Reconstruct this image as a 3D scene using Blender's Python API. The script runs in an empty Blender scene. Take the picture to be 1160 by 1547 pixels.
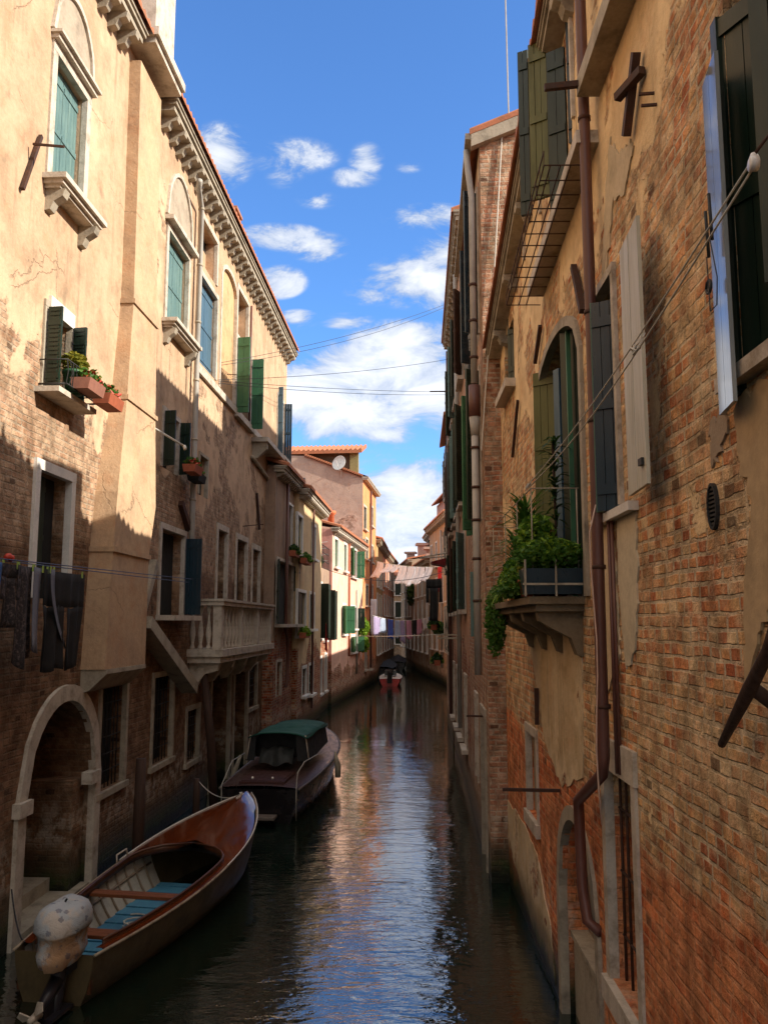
import bpy, math, random
from math import sin, cos, tan, pi, radians, hypot, sqrt, atan2
from mathutils import Vector, Matrix
random.seed(7)
SC = bpy.context.scene
COL = SC.collection
# ---------------------------------------------------------------- camera
FPX, PIT, H = 1280.0, radians(7.5), 3.6
cam = bpy.data.cameras.new('camera'); co = bpy.data.objects.new('camera', cam); COL.objects.link(co)
co.location = (0, 0, H); co.rotation_euler = (pi/2 + PIT, 0, 0)
cam.sensor_fit = 'HORIZONTAL'; cam.sensor_width = 36; cam.lens = 36*FPX/1160
cam.clip_start = 0.1; cam.clip_end = 3000
SC.camera = co

def ray(u, v):
    a = (u-580)/FPX; b = (773.5-v)/FPX
    return (a, cos(PIT)-b*sin(PIT), sin(PIT)+b*cos(PIT))
def atY(u, v, Y):
    d = ray(u, v); t = Y/d[1]
    return Vector((d[0]*t, Y, H+d[2]*t))
def atZ(u, v, z):
    d = ray(u, v); t = (z-H)/d[2]
    return Vector((d[0]*t, d[1]*t, z))

# ---------------------------------------------------------------- node helpers
class NT:
    def __init__(s, tree): s.t = tree; s.nodes = tree.nodes; s.links = tree.links
    def put(s, sock, val):
        if isinstance(val, bpy.types.NodeSocket): s.links.new(val, sock)
        elif val is not None:
            if isinstance(val, (tuple, list)) and len(val) == 3 and sock.type == 'RGBA': val = (*val, 1)
            sock.default_value = val
    def n(s, typ, ins=None, out=0, **kw):
        nd = s.nodes.new(typ)
        for k, v in kw.items(): setattr(nd, k, v)
        for k, v in (ins or {}).items(): s.put(nd.inputs[k], v)
        return nd.outputs[out]
    def m(s, op, a, b=None, c=None, clamp=False):
        ins = {0: a}
        if b is not None: ins[1] = b
        if c is not None: ins[2] = c
        return s.n('ShaderNodeMath', ins, operation=op, use_clamp=clamp)
    def vm(s, op, a, b=None, out=0):
        ins = {0: a}
        if b is not None: ins[1] = b
        return s.n('ShaderNodeVectorMath', ins, out=out, operation=op)
    def noise(s, vec, scale, detail=4, rough=.55, out=0, dist=0):
        return s.n('ShaderNodeTexNoise', {'Vector': vec, 'Scale': scale, 'Detail': detail, 'Roughness': rough, 'Distortion': dist}, out=out)
    def ss(s, x, lo, hi, a=0., b=1.):
        return s.n('ShaderNodeMapRange', {0: x, 1: lo, 2: hi, 3: a, 4: b}, interpolation_type='SMOOTHSTEP')
    def mr(s, x, lo, hi, a=0., b=1.):
        return s.n('ShaderNodeMapRange', {0: x, 1: lo, 2: hi, 3: a, 4: b})
    def mix(s, f, a, b, mode='MIX'):
        nd = s.nodes.new('ShaderNodeMix'); nd.data_type = 'RGBA'; nd.blend_type = mode
        s.put(nd.inputs[0], f); s.put(nd.inputs[6], a); s.put(nd.inputs[7], b)
        return nd.outputs[2]
    def xyz(s, x, y, z): return s.n('ShaderNodeCombineXYZ', {0: x, 1: y, 2: z})
    def ramp(s, f, stops, interp='LINEAR'):
        nd = s.nodes.new('ShaderNodeValToRGB'); cr = nd.color_ramp; cr.interpolation = interp
        while len(cr.elements) < len(stops): cr.elements.new(.5)
        for e, (p, c) in zip(cr.elements, stops): e.position = p; e.color = (*c, 1)
        s.put(nd.inputs[0], f); return nd.outputs[0]

def new_mat(name):
    m = bpy.data.materials.new(name); m.use_nodes = True
    for n in list(m.node_tree.nodes): m.node_tree.nodes.remove(n)
    N = NT(m.node_tree)
    b = N.nodes.new('ShaderNodeBsdfPrincipled'); o = N.nodes.new('ShaderNodeOutputMaterial')
    N.links.new(b.outputs[0], o.inputs[0])
    return m, N, b
MATS = {}
def simple(name, col, rough=.6, var=.25, scale=8, metal=0, bump=.0, bscale=30, col2=None, aniso=None, spec=.5):
    if name in MATS: return MATS[name]
    m, N, b = new_mat(name)
    tc = N.n('ShaderNodeTexCoord', out=3)
    v = N.vm('MULTIPLY', tc, aniso) if aniso else tc
    n = N.noise(v, scale, 6, .65)
    c2 = col2 or tuple(c*.45 for c in col)
    f = N.ss(n, .42, .78, 0., var*2 if col2 is None else 1.)
    c = N.mix(f, col, c2)
    g = N.noise(v, scale*9, 3)
    c = N.mix(.35, c, N.mix(g, (.35,)*3, (1.5,)*3), 'MULTIPLY')
    N.put(b.inputs['Base Color'], c); N.put(b.inputs['Roughness'], N.mr(n, .3, .7, max(rough-.12, .02), min(rough+.12, 1)))
    b.inputs['Metallic'].default_value = metal; b.inputs['Specular IOR Level'].default_value = spec
    if bump:
        nd = N.nodes.new('ShaderNodeBump'); nd.inputs['Strength'].default_value = bump; nd.inputs['Distance'].default_value = .01
        N.links.new(N.noise(v, bscale, 5, .7), nd.inputs['Height']); N.links.new(nd.outputs[0], b.inputs['Normal'])
    MATS[name] = m; return m

def wall_mat(name, p1, p2, bricks, mortar=(.30, .24, .16), z0=1., z1=4., c0=.3, c1=.9, pscale=.55, stain=.5, bw=.255, bh=.078,
             wash=0., relief=1., wet=.45, patch=None, s0=None, grime=(.12,.09,.06), zdark=None, bands=None):
    """plaster (p1/p2) worn through to bricks; coverage goes from c0 at z0 to c1 at z1"""
    m, N, b = new_mat(name)
    tc = N.n('ShaderNodeTexCoord', out=3)
    sp = N.nodes.new('ShaderNodeSeparateXYZ'); N.links.new(tc, sp.inputs[0])
    X, Y, Z = sp.outputs
    U = N.m('ADD', X, Y)
    w1 = N.noise(tc, 2.3, 3); w2 = N.noise(tc, 3.1, 3, out=0, dist=.4)
    w3 = N.noise(tc, 22, 2)
    Ub = N.m('ADD', U, N.m('MULTIPLY', N.m('SUBTRACT', w3, .5), .03))
    Zb = N.m('ADD', N.m('ADD', Z, N.m('MULTIPLY', N.m('SUBTRACT', w1, .5), .04)), N.m('MULTIPLY', N.m('SUBTRACT', w3, .5), .008))
    r = N.m('DIVIDE', Zb, bh); row = N.m('FLOOR', r); fr = N.m('FRACT', r)
    wr = N.n('ShaderNodeTexWhiteNoise', {'W': row}, noise_dimensions='1D')
    q = N.m('ADD', N.m('DIVIDE', Ub, bw), N.m('MULTIPLY', wr, 3.)); cl = N.m('FLOOR', q); fu = N.m('FRACT', q)
    # some bricks are laid as headers (half length)
    idn = N.n('ShaderNodeTexWhiteNoise', {'Vector': N.xyz(cl, row, 3.)}, noise_dimensions='3D')
    half = N.m('GREATER_THAN', idn, .55)
    fx = N.m('ADD', N.m('MULTIPLY', fu, N.m('SUBTRACT', 1., half)), N.m('MULTIPLY', N.m('FRACT', N.m('MULTIPLY', fu, 2.)), half))
    wid = N.m('ADD', bw, N.m('MULTIPLY', half, -bw*.5))
    du = N.m('MULTIPLY', N.m('MINIMUM', fx, N.m('SUBTRACT', 1., fx)), wid)
    dv = N.m('MULTIPLY', N.m('MINIMUM', fr, N.m('SUBTRACT', 1., fr)), bh)
    dj = N.m('MINIMUM', du, dv)
    jw = N.mr(N.noise(tc, 1.7, 4), .35, .65, .002, .013)
    flush = N.ss(N.noise(tc, 4.5, 6, .65), .50, .62)
    bm = N.m('MAXIMUM', N.ss(N.m('SUBTRACT', dj, jw), 0., .006), N.m('MULTIPLY', flush, .75))                      # 1 on the brick face
    id2 = N.n('ShaderNodeTexWhiteNoise', {'Vector': N.xyz(N.m('FLOOR', N.m('MULTIPLY', q, 2.)), row, N.m('MULTIPLY', half, 5.))}, noise_dimensions='3D')
    k = len(bricks)
    big = N.noise(tc, .8, 4, .6)
    idr = N.m('FRACT', N.m('ADD', N.m('MULTIPLY', id2, .85), N.m('MULTIPLY', N.noise(tc, 1.15, 3, .5), 1.6)))
    bc = N.ramp(idr, [(i/(k-1), c) for i, c in enumerate(bricks)])
    fine = N.noise(tc, 45, 5, .7); med = N.noise(tc, 9, 5, .65)
    bc = N.mix(.8, bc, N.mix(fine, (.45,)*3, (1.45,)*3), 'MULTIPLY')
    crumb = N.ss(med, .5, .68)
    bc = N.mix(N.m('MULTIPLY', crumb, .45), bc, tuple(c*1.15 for c in mortar))
    mc = N.mix(N.noise(tc, 3.3, 6, .7), tuple(c*.55 for c in mortar), tuple(min(1, c*1.45) for c in mortar))
    base = N.mix(bm, mc, bc)
    pit = N.ss(N.noise(tc, 17, 7, .72), .60, .72)
    base = N.mix(N.m('MULTIPLY', pit, .6), base, (.06, .03, .015))
    if wash:
        vs_ = N.noise(N.xyz(N.m('MULTIPLY', U, 2.6), 7., N.m('MULTIPLY', Z, .7)), 1., 8, .68)
        wm_ = N.m('MAXIMUM', N.ss(N.noise(tc, 1.3, 8, .70), .46, .56), N.m('MULTIPLY', N.ss(vs_, .50, .60), .85))
        wcol = N.mix(N.ss(N.noise(tc, 6, 7, .7), .35, .65), tuple(min(1, c*1.12) for c in p1), tuple(c*.8 for c in p2))
        base = N.mix(N.m('MULTIPLY', wm_, wash), base, wcol)
    hole = N.m('MULTIPLY', N.m('GREATER_THAN', id2, .985), bm)
    base = N.mix(N.m('MULTIPLY', hole, .65), base, (.05, .03, .02))
    mott = N.noise(tc, 3.6, 10, .74)
    base = N.mix(.75, base, N.mix(N.ss(mott, .36, .64), (.42, .38, .34), (1.42, 1.45, 1.5)), 'MULTIPLY')
    # plaster
    pn = N.noise(tc, pscale, 9, .62, dist=.25)
    cov = N.mr(Z, z0, z1, c0, c1)
    edge = N.m('SUBTRACT', N.m('ADD', pn, N.m('MULTIPLY', N.m('SUBTRACT', cov, .5), .62)), .5)
    pm = N.ss(edge, -.004, .012)
    pc = N.mix(N.ss(N.noise(tc, 1.3, 7, .65), .38, .66), p1, p2)
    pc = N.mix(N.m('MULTIPLY', N.ss(N.noise(tc, 2.1, 9, .72), .50, .66), .5), pc, (p1[0]*.92, p1[1]*.72, p1[2]*.62))
    pc = N.mix(.6, pc, N.mix(N.noise(tc, 14, 6, .7), (.6,)*3, (1.4,)*3), 'MULTIPLY')
    pc = N.mix(N.m('MULTIPLY', N.ss(N.noise(N.xyz(N.m('MULTIPLY', U, 3.2), 2., N.m('MULTIPLY', Z, .28)), 1., 7, .66), .54, .68), stain*.55), pc, (p2[0]*.6, p2[1]*.55, p2[2]*.5))
    rim = N.m('MULTIPLY', N.ss(edge, .0, .03), N.ss(edge, .09, .03))
    pc = N.mix(N.m('MULTIPLY', rim, .45), pc, tuple(min(1, c*1.35) for c in p1))
    # hairline cracks
    ck = N.n('ShaderNodeTexVoronoi', {'Vector': N.vm('ADD', tc, N.vm('MULTIPLY', N.noise(tc, 2.5, 6, .65, out=1), (.35, .35, .35))), 'Scale': .55}, out=0, feature='DISTANCE_TO_EDGE')
    crack = N.m('MULTIPLY', N.ss(ck, .005, .001), N.ss(N.noise(tc, .7, 2), .52, .60))
    pc = N.mix(N.m('MULTIPLY', crack, .3), pc, (.10, .07, .045))
    c = N.mix(pm, base, pc)
    # vertical dirt streaks
    sv = N.xyz(N.m('MULTIPLY', U, 5.), 0., N.m('MULTIPLY', Z, .35))
    st = N.ss(N.noise(sv, 1., 6, .65), .50, .74)
    sp2 = N.ss(N.noise(tc, .45, 5, .6), .40, .62)
    c = N.mix(N.m('MULTIPLY', N.m('MULTIPLY', st, sp2), stain), c, grime)
    c = N.mix(N.m('MULTIPLY', N.ss(N.noise(tc, 2.6, 8, .72), .52, .72), stain*.8), c, tuple(g*1.5 for g in grime))
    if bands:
        for (lo, hi, colr, amt) in bands:                              # redder brick courses; on the cream house, shade painted over the lower wall
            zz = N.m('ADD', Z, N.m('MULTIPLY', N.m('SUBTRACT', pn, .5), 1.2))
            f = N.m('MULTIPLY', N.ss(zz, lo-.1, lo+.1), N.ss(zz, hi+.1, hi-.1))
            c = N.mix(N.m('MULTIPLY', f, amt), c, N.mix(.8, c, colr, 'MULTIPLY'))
    zn = N.m('ADD', Z, N.m('MULTIPLY', N.m('SUBTRACT', N.noise(tc, 3., 6, .7), .5), .5))
    salt = N.m('MULTIPLY', N.ss(zn, wet+.9, wet+.35), N.ss(zn, wet+.0, wet+.3)); c = N.mix(N.m('MULTIPLY', salt, N.ss(N.noise(tc, 4, 8, .7), .45, .6, 0., .55)), c, (.62, .56, .46))
    if wet < 0: zn = N.m('ADD', zn, 50.); wet = .4
    c = N.mix(N.ss(zn, wet+.3, wet-.1, 0., .8), c, (.07, .055, .03))
    c = N.mix(N.m('MULTIPLY', N.ss(zn, wet*.9, wet*.45), N.ss(N.noise(tc, 7, 6, .7), .35, .6, .3, 1.)), c, (.035, .055, .014))
    c = N.mix(N.ss(zn, wet*.40+.06, wet*.40-.08), c, (.010, .014, .007))
    N.put(b.inputs['Base Color'], c)
    N.put(b.inputs['Roughness'], N.ss(zn, wet+.2, wet-.1, .93, .45))
    b.inputs['Specular IOR Level'].default_value = .25
    hb = N.m('ADD', N.m('MULTIPLY', bm, .55), N.m('ADD', N.m('MULTIPLY', fine, .7), N.m('ADD', N.m('MULTIPLY', med, 1.5), N.m('MULTIPLY', pit, -.7))))
    hb = N.m('ADD', hb, N.m('ADD', N.m('MULTIPLY', id2, .9), N.m('MULTIPLY', big, 2.)))
    hp = N.m('ADD', N.m('ADD', 1.9, N.m('MULTIPLY', N.noise(tc, 2.4, 9, .7), 1.6)), N.m('SUBTRACT', N.m('MULTIPLY', N.noise(tc, 30, 4), .22), N.m('MULTIPLY', crack, .6)))
    hm = N.nodes.new('ShaderNodeMix'); N.put(hm.inputs[0], pm); N.put(hm.inputs[2], hb); N.put(hm.inputs[3], hp)
    bp = N.nodes.new('ShaderNodeBump'); bp.inputs['Strength'].default_value = .9; bp.inputs['Distance'].default_value = .016*relief
    N.links.new(hm.outputs[0], bp.inputs['Height']); N.links.new(bp.outputs[0], b.inputs['Normal'])
    return m

# ---------------------------------------------------------------- mesh builder
class MB:
    def __init__(s): s.v = []; s.f = []; s.smooth = []; s.starts = []
    def add(s, vs, fs, smooth=False):
        o = len(s.v); s.starts.append((o, len(s.f))); s.v += [tuple(p) for p in vs]
        for f in fs: s.f.append([i+o for i in f]); s.smooth.append(smooth)
        return s
    def quad(s, a, b, c, d): return s.add([a, b, c, d], [(0, 1, 2, 3)])
    def hexa(s, p):      # 8 points: bottom 4 ring, top 4 ring
        return s.add(p, [(3, 2, 1, 0), (4, 5, 6, 7), (0, 1, 5, 4), (1, 2, 6, 5), (2, 3, 7, 6), (3, 0, 4, 7)])
    def box(s, x0, x1, y0, y1, z0, z1):
        if x0 > x1: x0, x1 = x1, x0
        if y0 > y1: y0, y1 = y1, y0
        if z0 > z1: z0, z1 = z1, z0
        return s.hexa([(x0, y0, z0), (x1, y0, z0), (x1, y1, z0), (x0, y1, z0), (x0, y0, z1), (x1, y0, z1), (x1, y1, z1), (x0, y1, z1)])
    def beam(s, a, b, w, h, up=(0, 0, 1)):
        a = Vector(a); b = Vector(b); d = (b-a).normalized(); up = Vector(up)
        if abs(d.dot(up)) > .98: up = Vector((1, 0, 0))
        r = d.cross(up).normalized(); u = r.cross(d)
        r *= w/2; u *= h/2
        return s.hexa([a-r-u, a+r-u, b+r-u, b-r-u, a-r+u, a+r+u, b+r+u, b-r+u])
    def tube(s, pts, r, n=8, cap=True):
        pts = [Vector(p) for p in pts]; rs = r if isinstance(r, (list, tuple)) else [r]*len(pts)
        vs = []; fs = []; pr = None
        for i, p in enumerate(pts):
            d = (pts[min(i+1, len(pts)-1)] - pts[max(i-1, 0)]).normalized()
            if pr is None:
                ref = Vector((0, 0, 1)) if abs(d.z) < .9 else Vector((1, 0, 0)); pr = d.cross(ref).normalized()
            else:
                pr = (pr - d*pr.dot(d)).normalized()
            q = d.cross(pr)
            for k in range(n):
                a = 2*pi*k/n; vs.append(p+(pr*cos(a)+q*sin(a))*rs[i])
        for i in range(len(pts)-1):
            for k in range(n):
                fs.append((i*n+k, i*n+(k+1) % n, (i+1)*n+(k+1) % n, (i+1)*n+k))
        if cap: fs += [tuple(range(n))[::-1], tuple(range((len(pts)-1)*n, len(pts)*n))]
        return s.add(vs, fs, n > 5)
    def lathe(s, c, prof, n=12, ax=(0, 0, 1)):
        return s.tube([Vector(c)+Vector(ax)*z for r, z in prof], [max(r, .001) for r, z in prof], n)
    def ball(s, c, r, n=8, sc=(1, 1, 1), jit=0):
        vs = [(c[0], c[1], c[2]-r*sc[2])]; fs = []
        m = n//2
        for i in range(1, m):
            a = -pi/2+pi*i/m
            for k in range(n):
                b = 2*pi*k/n; j = 1+random.uniform(-jit, jit)
                vs.append((c[0]+r*sc[0]*cos(a)*cos(b)*j, c[1]+r*sc[1]*cos(a)*sin(b)*j, c[2]+r*sc[2]*sin(a)*j))
        vs.append((c[0], c[1], c[2]+r*sc[2])); L = len(vs)-1
        for k in range(n): fs.append((0, 1+(k+1) % n, 1+k)); fs.append((L, L-n+k, L-n+(k+1) % n))
        for i in range(m-2):
            for k in range(n): fs.append((1+i*n+k, 1+i*n+(k+1) % n, 1+(i+1)*n+(k+1) % n, 1+(i+1)*n+k))
        return s.add(vs, fs, True)
    def grid(s, fn, nu, nv, smooth=True):
        vs = [fn(i/nu, j/nv) for i in range(nu+1) for j in range(nv+1)]
        fs = [(i*(nv+1)+j, (i+1)*(nv+1)+j, (i+1)*(nv+1)+j+1, i*(nv+1)+j+1) for i in range(nu) for j in range(nv)]
        return s.add(vs, fs, smooth)
    def prism(s, poly, ax, a, b):
        """extrude a 2D polygon along axis ax (0/1/2) from a to b"""
        def P(p, t):
            q = list(p); q.insert(ax, t); return tuple(q)
        n = len(poly); vs = [P(p, a) for p in poly]+[P(p, b) for p in poly]
        return s.add(vs, [tuple(range(n))[::-1], tuple(range(n, 2*n))]+[(i, (i+1) % n, n+(i+1) % n, n+i) for i in range(n)])
    def build_each(s, name, mat, parent=None):
        st = s.starts+[(len(s.v), len(s.f))]
        for (v0, f0), (v1, f1) in zip(st, st[1:]):
            q = MB(); q.v = s.v[v0:v1]; q.f = [[i-v0 for i in f] for f in s.f[f0:f1]]; q.smooth = s.smooth[f0:f1]; q.build(name, mat, parent)
    def build(s, name, mat, parent=None, solid=0):
        me = bpy.data.meshes.new(name); me.from_pydata(s.v, [], s.f)
        for p, sm in zip(me.polygons, s.smooth): p.use_smooth = sm
        me.materials.append(mat); me.update()
        o = bpy.data.objects.new(name, me); COL.objects.link(o)
        if parent: o.parent = parent
        if solid:
            md = o.modifiers.new('solid', 'SOLIDIFY'); md.thickness = solid; md.offset = 0
        return o
def tag(o, label=None, cat=None, group=None, kind=None):
    if label: o['label'] = label
    if cat: o['category'] = cat
    if group: o['group'] = group
    if kind: o['kind'] = kind
    return o
def empty(name, loc, rz=0, **kw):
    o = bpy.data.objects.new(name, None); COL.objects.link(o); o.location = loc; o.rotation_euler = (0, 0, rz)
    return tag(o, **kw)
def copy_tree(o, parent=None):
    c = o.copy(); COL.objects.link(c); c.parent = parent
    for ch in list(o.children): copy_tree(ch, c)
    return c

# ---------------------------------------------------------------- palette
M_stone = simple('istrian_stone', (.56, .50, .42), .8, .5, 5, bump=.6, bscale=25, col2=(.26, .21, .15))
M_stonedk = simple('weathered_stone', (.40, .35, .27), .85, .5, 4, bump=.7, bscale=20)
M_white = simple('white_frame_paint', (.74, .72, .68), .6, .15, 5, bump=.2)
M_green = simple('green_shutter_paint', (.045, .16, .075), .5, .3, 6, bump=.2, aniso=(1, 1, .2))
M_dkgreen = simple('dark_green_shutter_paint', (.010, .026, .016), .42, .3, 6, bump=.2, aniso=(1, 1, .2))
M_teal = simple('faded_teal_shutter_paint', (.085, .17, .17), .6, .3, 4, bump=.25, col2=(.16, .26, .24), aniso=(3, 3, .4))
M_blue = simple('blue_shutter_paint', (.06, .13, .19), .5, .3, 4, bump=.25, aniso=(3, 3, .4))
M_navy = simple('dark_blue_shutter_paint', (.012, .035, .055), .35, .4, 3, bump=.15, aniso=(2, 2, .3))
M_olive = simple('olive_shutter_paint', (.115, .12, .03), .55, .4, 3, bump=.2, aniso=(2, 2, .3))
M_cream = simple('cream_shutter_paint', (.55, .53, .42), .5, .3, 3, bump=.2, col2=(.34, .33, .25), aniso=(3, 3, .3))
M_gloss = simple('glossy_pale_shutter_paint', (.30, .33, .33), .09, .1, 3, aniso=(2, 2, .2), spec=1.)
M_dark = simple('dark_interior', (.008, .008, .008), .9, .1, 3)
M_glass = simple('dark_window_glass', (.012, .015, .018), .06, .1, 3, spec=.8)
M_iron = simple('rusty_iron', (.045, .018, .010), .75, .4, 12, bump=.4, col2=(.10, .035, .015))
M_blackiron = simple('black_iron', (.012, .012, .012), .6, .2, 12)
M_brownpipe = simple('brown_drainpipe', (.115, .042, .030), .45, .35, 4, col2=(.16, .075, .06), aniso=(1, 1, .3), bump=.15)
M_whitepipe = simple('pale_drainpipe', (.42, .40, .36), .6, .35, 4, aniso=(1, 1, .3), bump=.15)
M_wood = simple('aged_wood', (.05, .022, .012), .75, .4, 6, aniso=(6, 6, .5), bump=.5)
M_tile = simple('terracotta_tiles', (.42, .15, .07), .85, .5, 6, col2=(.24, .12, .07), bump=.5)
M_rope = simple('white_rope', (.62, .60, .54), .9, .2, 40, bump=.5, bscale=200)
M_wire = simple('dark_wire', (.02, .02, .025), .6, .1, 10)
M_plastic = simple('white_plastic', (.75, .75, .73), .3, .15, 6)
M_terra = simple('terracotta_pot', (.38, .10, .045), .8, .3, 8)
M_roofback = simple('old_roof', (.20, .10, .06), .9, .4, 6)

BR_warm = [(.42, .17, .075), (.50, .29, .14), (.27, .085, .04), (.56, .40, .22), (.45, .20, .10), (.33, .13, .06)]
BR_r1 = [(.72, .29, .11), (.80, .48, .21), (.46, .13, .05), (.84, .60, .33), (.70, .30, .12), (.54, .18, .07)]
BR_red = [(.40, .09, .04), (.30, .065, .03), (.48, .17, .08), (.50, .32, .17), (.36, .10, .045), (.24, .06, .03)]
BR_tan = [(.42, .26, .16), (.34, .19, .11), (.48, .33, .21), (.28, .15, .09), (.45, .28, .18)]

# ---------------------------------------------------------------- facade frame
class House:
    def __init__(s, name, A, B, out, label, cat='house', **kw):
        s.A = A; s.L = hypot(B[0]-A[0], B[1]-A[1]); s.e = ((B[0]-A[0])/s.L, (B[1]-A[1])/s.L); s.out = out
        s.root = empty(name, (A[0], A[1], 0), atan2(s.e[1], s.e[0]), label=label, cat=cat, **kw)
    def loc(s, P):                       # world -> (s, d, z), d = metres out over the canal
        x, y = P[0]-s.A[0], P[1]-s.A[1]
        return (x*s.e[0]+y*s.e[1], (-x*s.e[1]+y*s.e[0])*s.out, P[2])
    def px(s, u, v, d=0):                # photo pixel on the facade plane (moved out by d) -> s, z
        D = ray(u, v); ex, ey = s.e; nx, ny = -ey*s.out, ex*s.out
        ax, ay = s.A[0]+nx*d, s.A[1]+ny*d
        det = -D[0]*ey+ex*D[1]; t = (-ax*ey+ex*ay)/det
        x, y = t*D[0]-ax, t*D[1]-ay
        return x*ex+y*ey, H+t*D[2]
    def S(s, u, v=900, d=0): return s.px(u, v, d)[0]
    def Z(s, u, v, d=0): return s.px(u, v, d)[1]
    def rect(s, u0, u1, vt, vb, d=0):
        vm = (vt+vb)/2; uc = (u0+u1)/2
        a, b = s.S(u0, vm, d), s.S(u1, vm, d)
        if a > b: a, b = b, a
        return a, b, s.Z(uc, vb, d), s.Z(uc, vt, d)
    def P(s, a, d, z): return (a, d*s.out, z)      # local mesh coordinates

def arc_pts(a, b, zs, rise, n=10, pointed=False):
    c = (a+b)/2; w = (b-a)/2; pts = []
    for i in range(n+1):
        t = i/n*2-1
        if pointed: z = zs+rise*(1-abs(t)**1.5)**.8
        else: z = zs+rise*sqrt(max(0, 1-t*t))
        pts.append((c+w*t, z))
    return pts

def facade(h, s0, s1, z1, holes, mat, depth=7., reveal=.22, z0=-.6, zback=None, name='wall', sides=(1, 1), arches={}):
    """front skin with real openings and reveals + the body of the house behind it"""
    m = MB(); P = h.P
    xs = sorted(set([s0, s1]+[x for hh in holes for x in hh[:2] if s0 < x < s1]))
    zs = sorted(set([z0, z1]+[z for hh in holes for z in hh[2:4] if z0 < z < z1]))
    # subdivide for nothing: cells only
    for i in range(len(xs)-1):
        for j in range(len(zs)-1):
            cx, cz = (xs[i]+xs[i+1])/2, (zs[j]+zs[j+1])/2
            if any(a < cx < b and c < cz < d for a, b, c, d in [q[:4] for q in holes]): continue
            m.quad(P(xs[i], 0, zs[j]), P(xs[i+1], 0, zs[j]), P(xs[i+1], 0, zs[j+1]), P(xs[i], 0, zs[j+1]))
    for hi, q in enumerate(holes):
        a, b, c, d = q[:4]; r = q[4] if len(q) > 4 and q[4] else reveal
        m.quad(P(a, 0, c), P(a, -r, c), P(a, -r, d), P(a, 0, d)); m.quad(P(b, 0, c), P(b, -r, c), P(b, -r, d), P(b, 0, d))
        m.quad(P(a, 0, d), P(b, 0, d), P(b, -r, d), P(a, -r, d)); m.quad(P(a, 0, c), P(b, 0, c), P(b, -r, c), P(a, -r, c))
        if len(q) > 5 and q[5]:            # arched head: fill the spandrels
            zs_ = d-q[5]; pts = arc_pts(a, b, zs_, q[5], 12, q[6] if len(q) > 6 else False)
            for k in range(12):
                (x0, y0), (x1, y1) = pts[k], pts[k+1]
                m.quad(P(x0, 0, y0), P(x1, 0, y1), P(x1, 0, d), P(x0, 0, d))
                m.quad(P(x0, 0, y0), P(x1, 0, y1), P(x1, -r, y1), P(x0, -r, y0))
    D = depth; zb = zback if zback is not None else z1
    e = .002
    m.quad(P(s0, 0, z0), P(s0, -D, z0), P(s0, -D, zb), P(s0, 0, z1)) if sides[0] else 0
    m.quad(P(s1, 0, z0), P(s1, -D, z0), P(s1, -D, zb), P(s1, 0, z1)) if sides[1] else 0
    m.quad(P(s0, -D, z0), P(s1, -D, z0), P(s1, -D, zb), P(s0, -D, zb))
    m.quad(P(s0, 0, z1-e), P(s1, 0, z1-e), P(s1, -D, zb-e), P(s0, -D, zb-e))
    return m.build(name, mat, h.root)

def frame(h, par, a, b, c, d, w=.1, proud=.03, mat=None, sill=.0, arch=0, lintel=True, name='frame', pointed=False):
    m = MB(); P = h.P; g = .004
    def bx(x0, x1, d0, d1, z0, z1): m.box(x0, x1, d0*h.out, d1*h.out, z0, z1)
    bx(a-w, a+g, -.05, proud, c, d-arch); bx(b-g, b+w, -.05, proud, c, d-arch)
    if not arch and lintel: bx(a-w, b+w, -.05, proud+.003, d-g, d+w)
    if arch:
        pi_ = arc_pts(a+g, b-g, d-arch, arch-g, 14, pointed); po = arc_pts(a-w, b+w, d-arch, arch+w, 14, pointed)
        for k in range(14):
            m.hexa([P(pi_[k][0], -.05, pi_[k][1]), P(pi_[k+1][0], -.05, pi_[k+1][1]), P(pi_[k+1][0], proud, pi_[k+1][1]), P(pi_[k][0], proud, pi_[k][1]),
                    P(po[k][0], -.05, po[k][1]), P(po[k+1][0], -.05, po[k+1][1]), P(po[k+1][0], proud, po[k+1][1]), P(po[k][0], proud, po[k][1])])
    o = m.build(name, mat or M_stone, par)
    if sill:
        k = MB(); k.box(a-w-.05, b+w+.05, -.05*h.out, sill*h.out, c-.09, c-.001); k.build('sill', mat or M_stone, par)
    return o

def leafpanel(par, A, B, z0, z1, mat, th=.035, planks=3, arch=0, louver=False, name='shutter', battens=True):
    """one shutter leaf between plan points A and B (local coords of par's frame)"""
    m = MB(); A = Vector((A[0], A[1], 0)); B = Vector((B[0], B[1], 0)); L = (B-A).length; e = (B-A)/L; n = Vector((-e.y, e.x, 0))
    def bx(a, b, t0, t1, c, d):
        q = [A+e*a+n*t0, A+e*b+n*t0, A+e*b+n*t1, A+e*a+n*t1]
        m.hexa([(p.x, p.y, c) for p in q]+[(p.x, p.y, d) for p in q])
    for k in range(planks):
        a = L*k/planks; b = L*(k+1)/planks-.005
        t = (k+.5)/planks
        top = z1-arch*(1-sqrt(max(0, 1-t*t*.95))) if arch else z1
        bx(a, b, -th/2+random.uniform(-.002, .002), th/2, z0+random.uniform(0, .006), top)
    if battens:
        for zz in (.1, .5, .9) if (z1-z0) > 1.2 else (.15, .8):
            c = z0+(z1-z0)*zz; bx(.01, L-.01, -th/2-.014, th/2+.014, c-.035, c+.035)
    if louver:
        nn = int((z1-z0)/.055)
        for k in range(nn):
            c = z0+.03+k*.055
            bx(.03, L-.03, -th/2-.010, -th/2, c, c+.035); bx(.03, L-.03, th/2, th/2+.010, c, c+.035)
    return m.build(name, mat, par)

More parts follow.
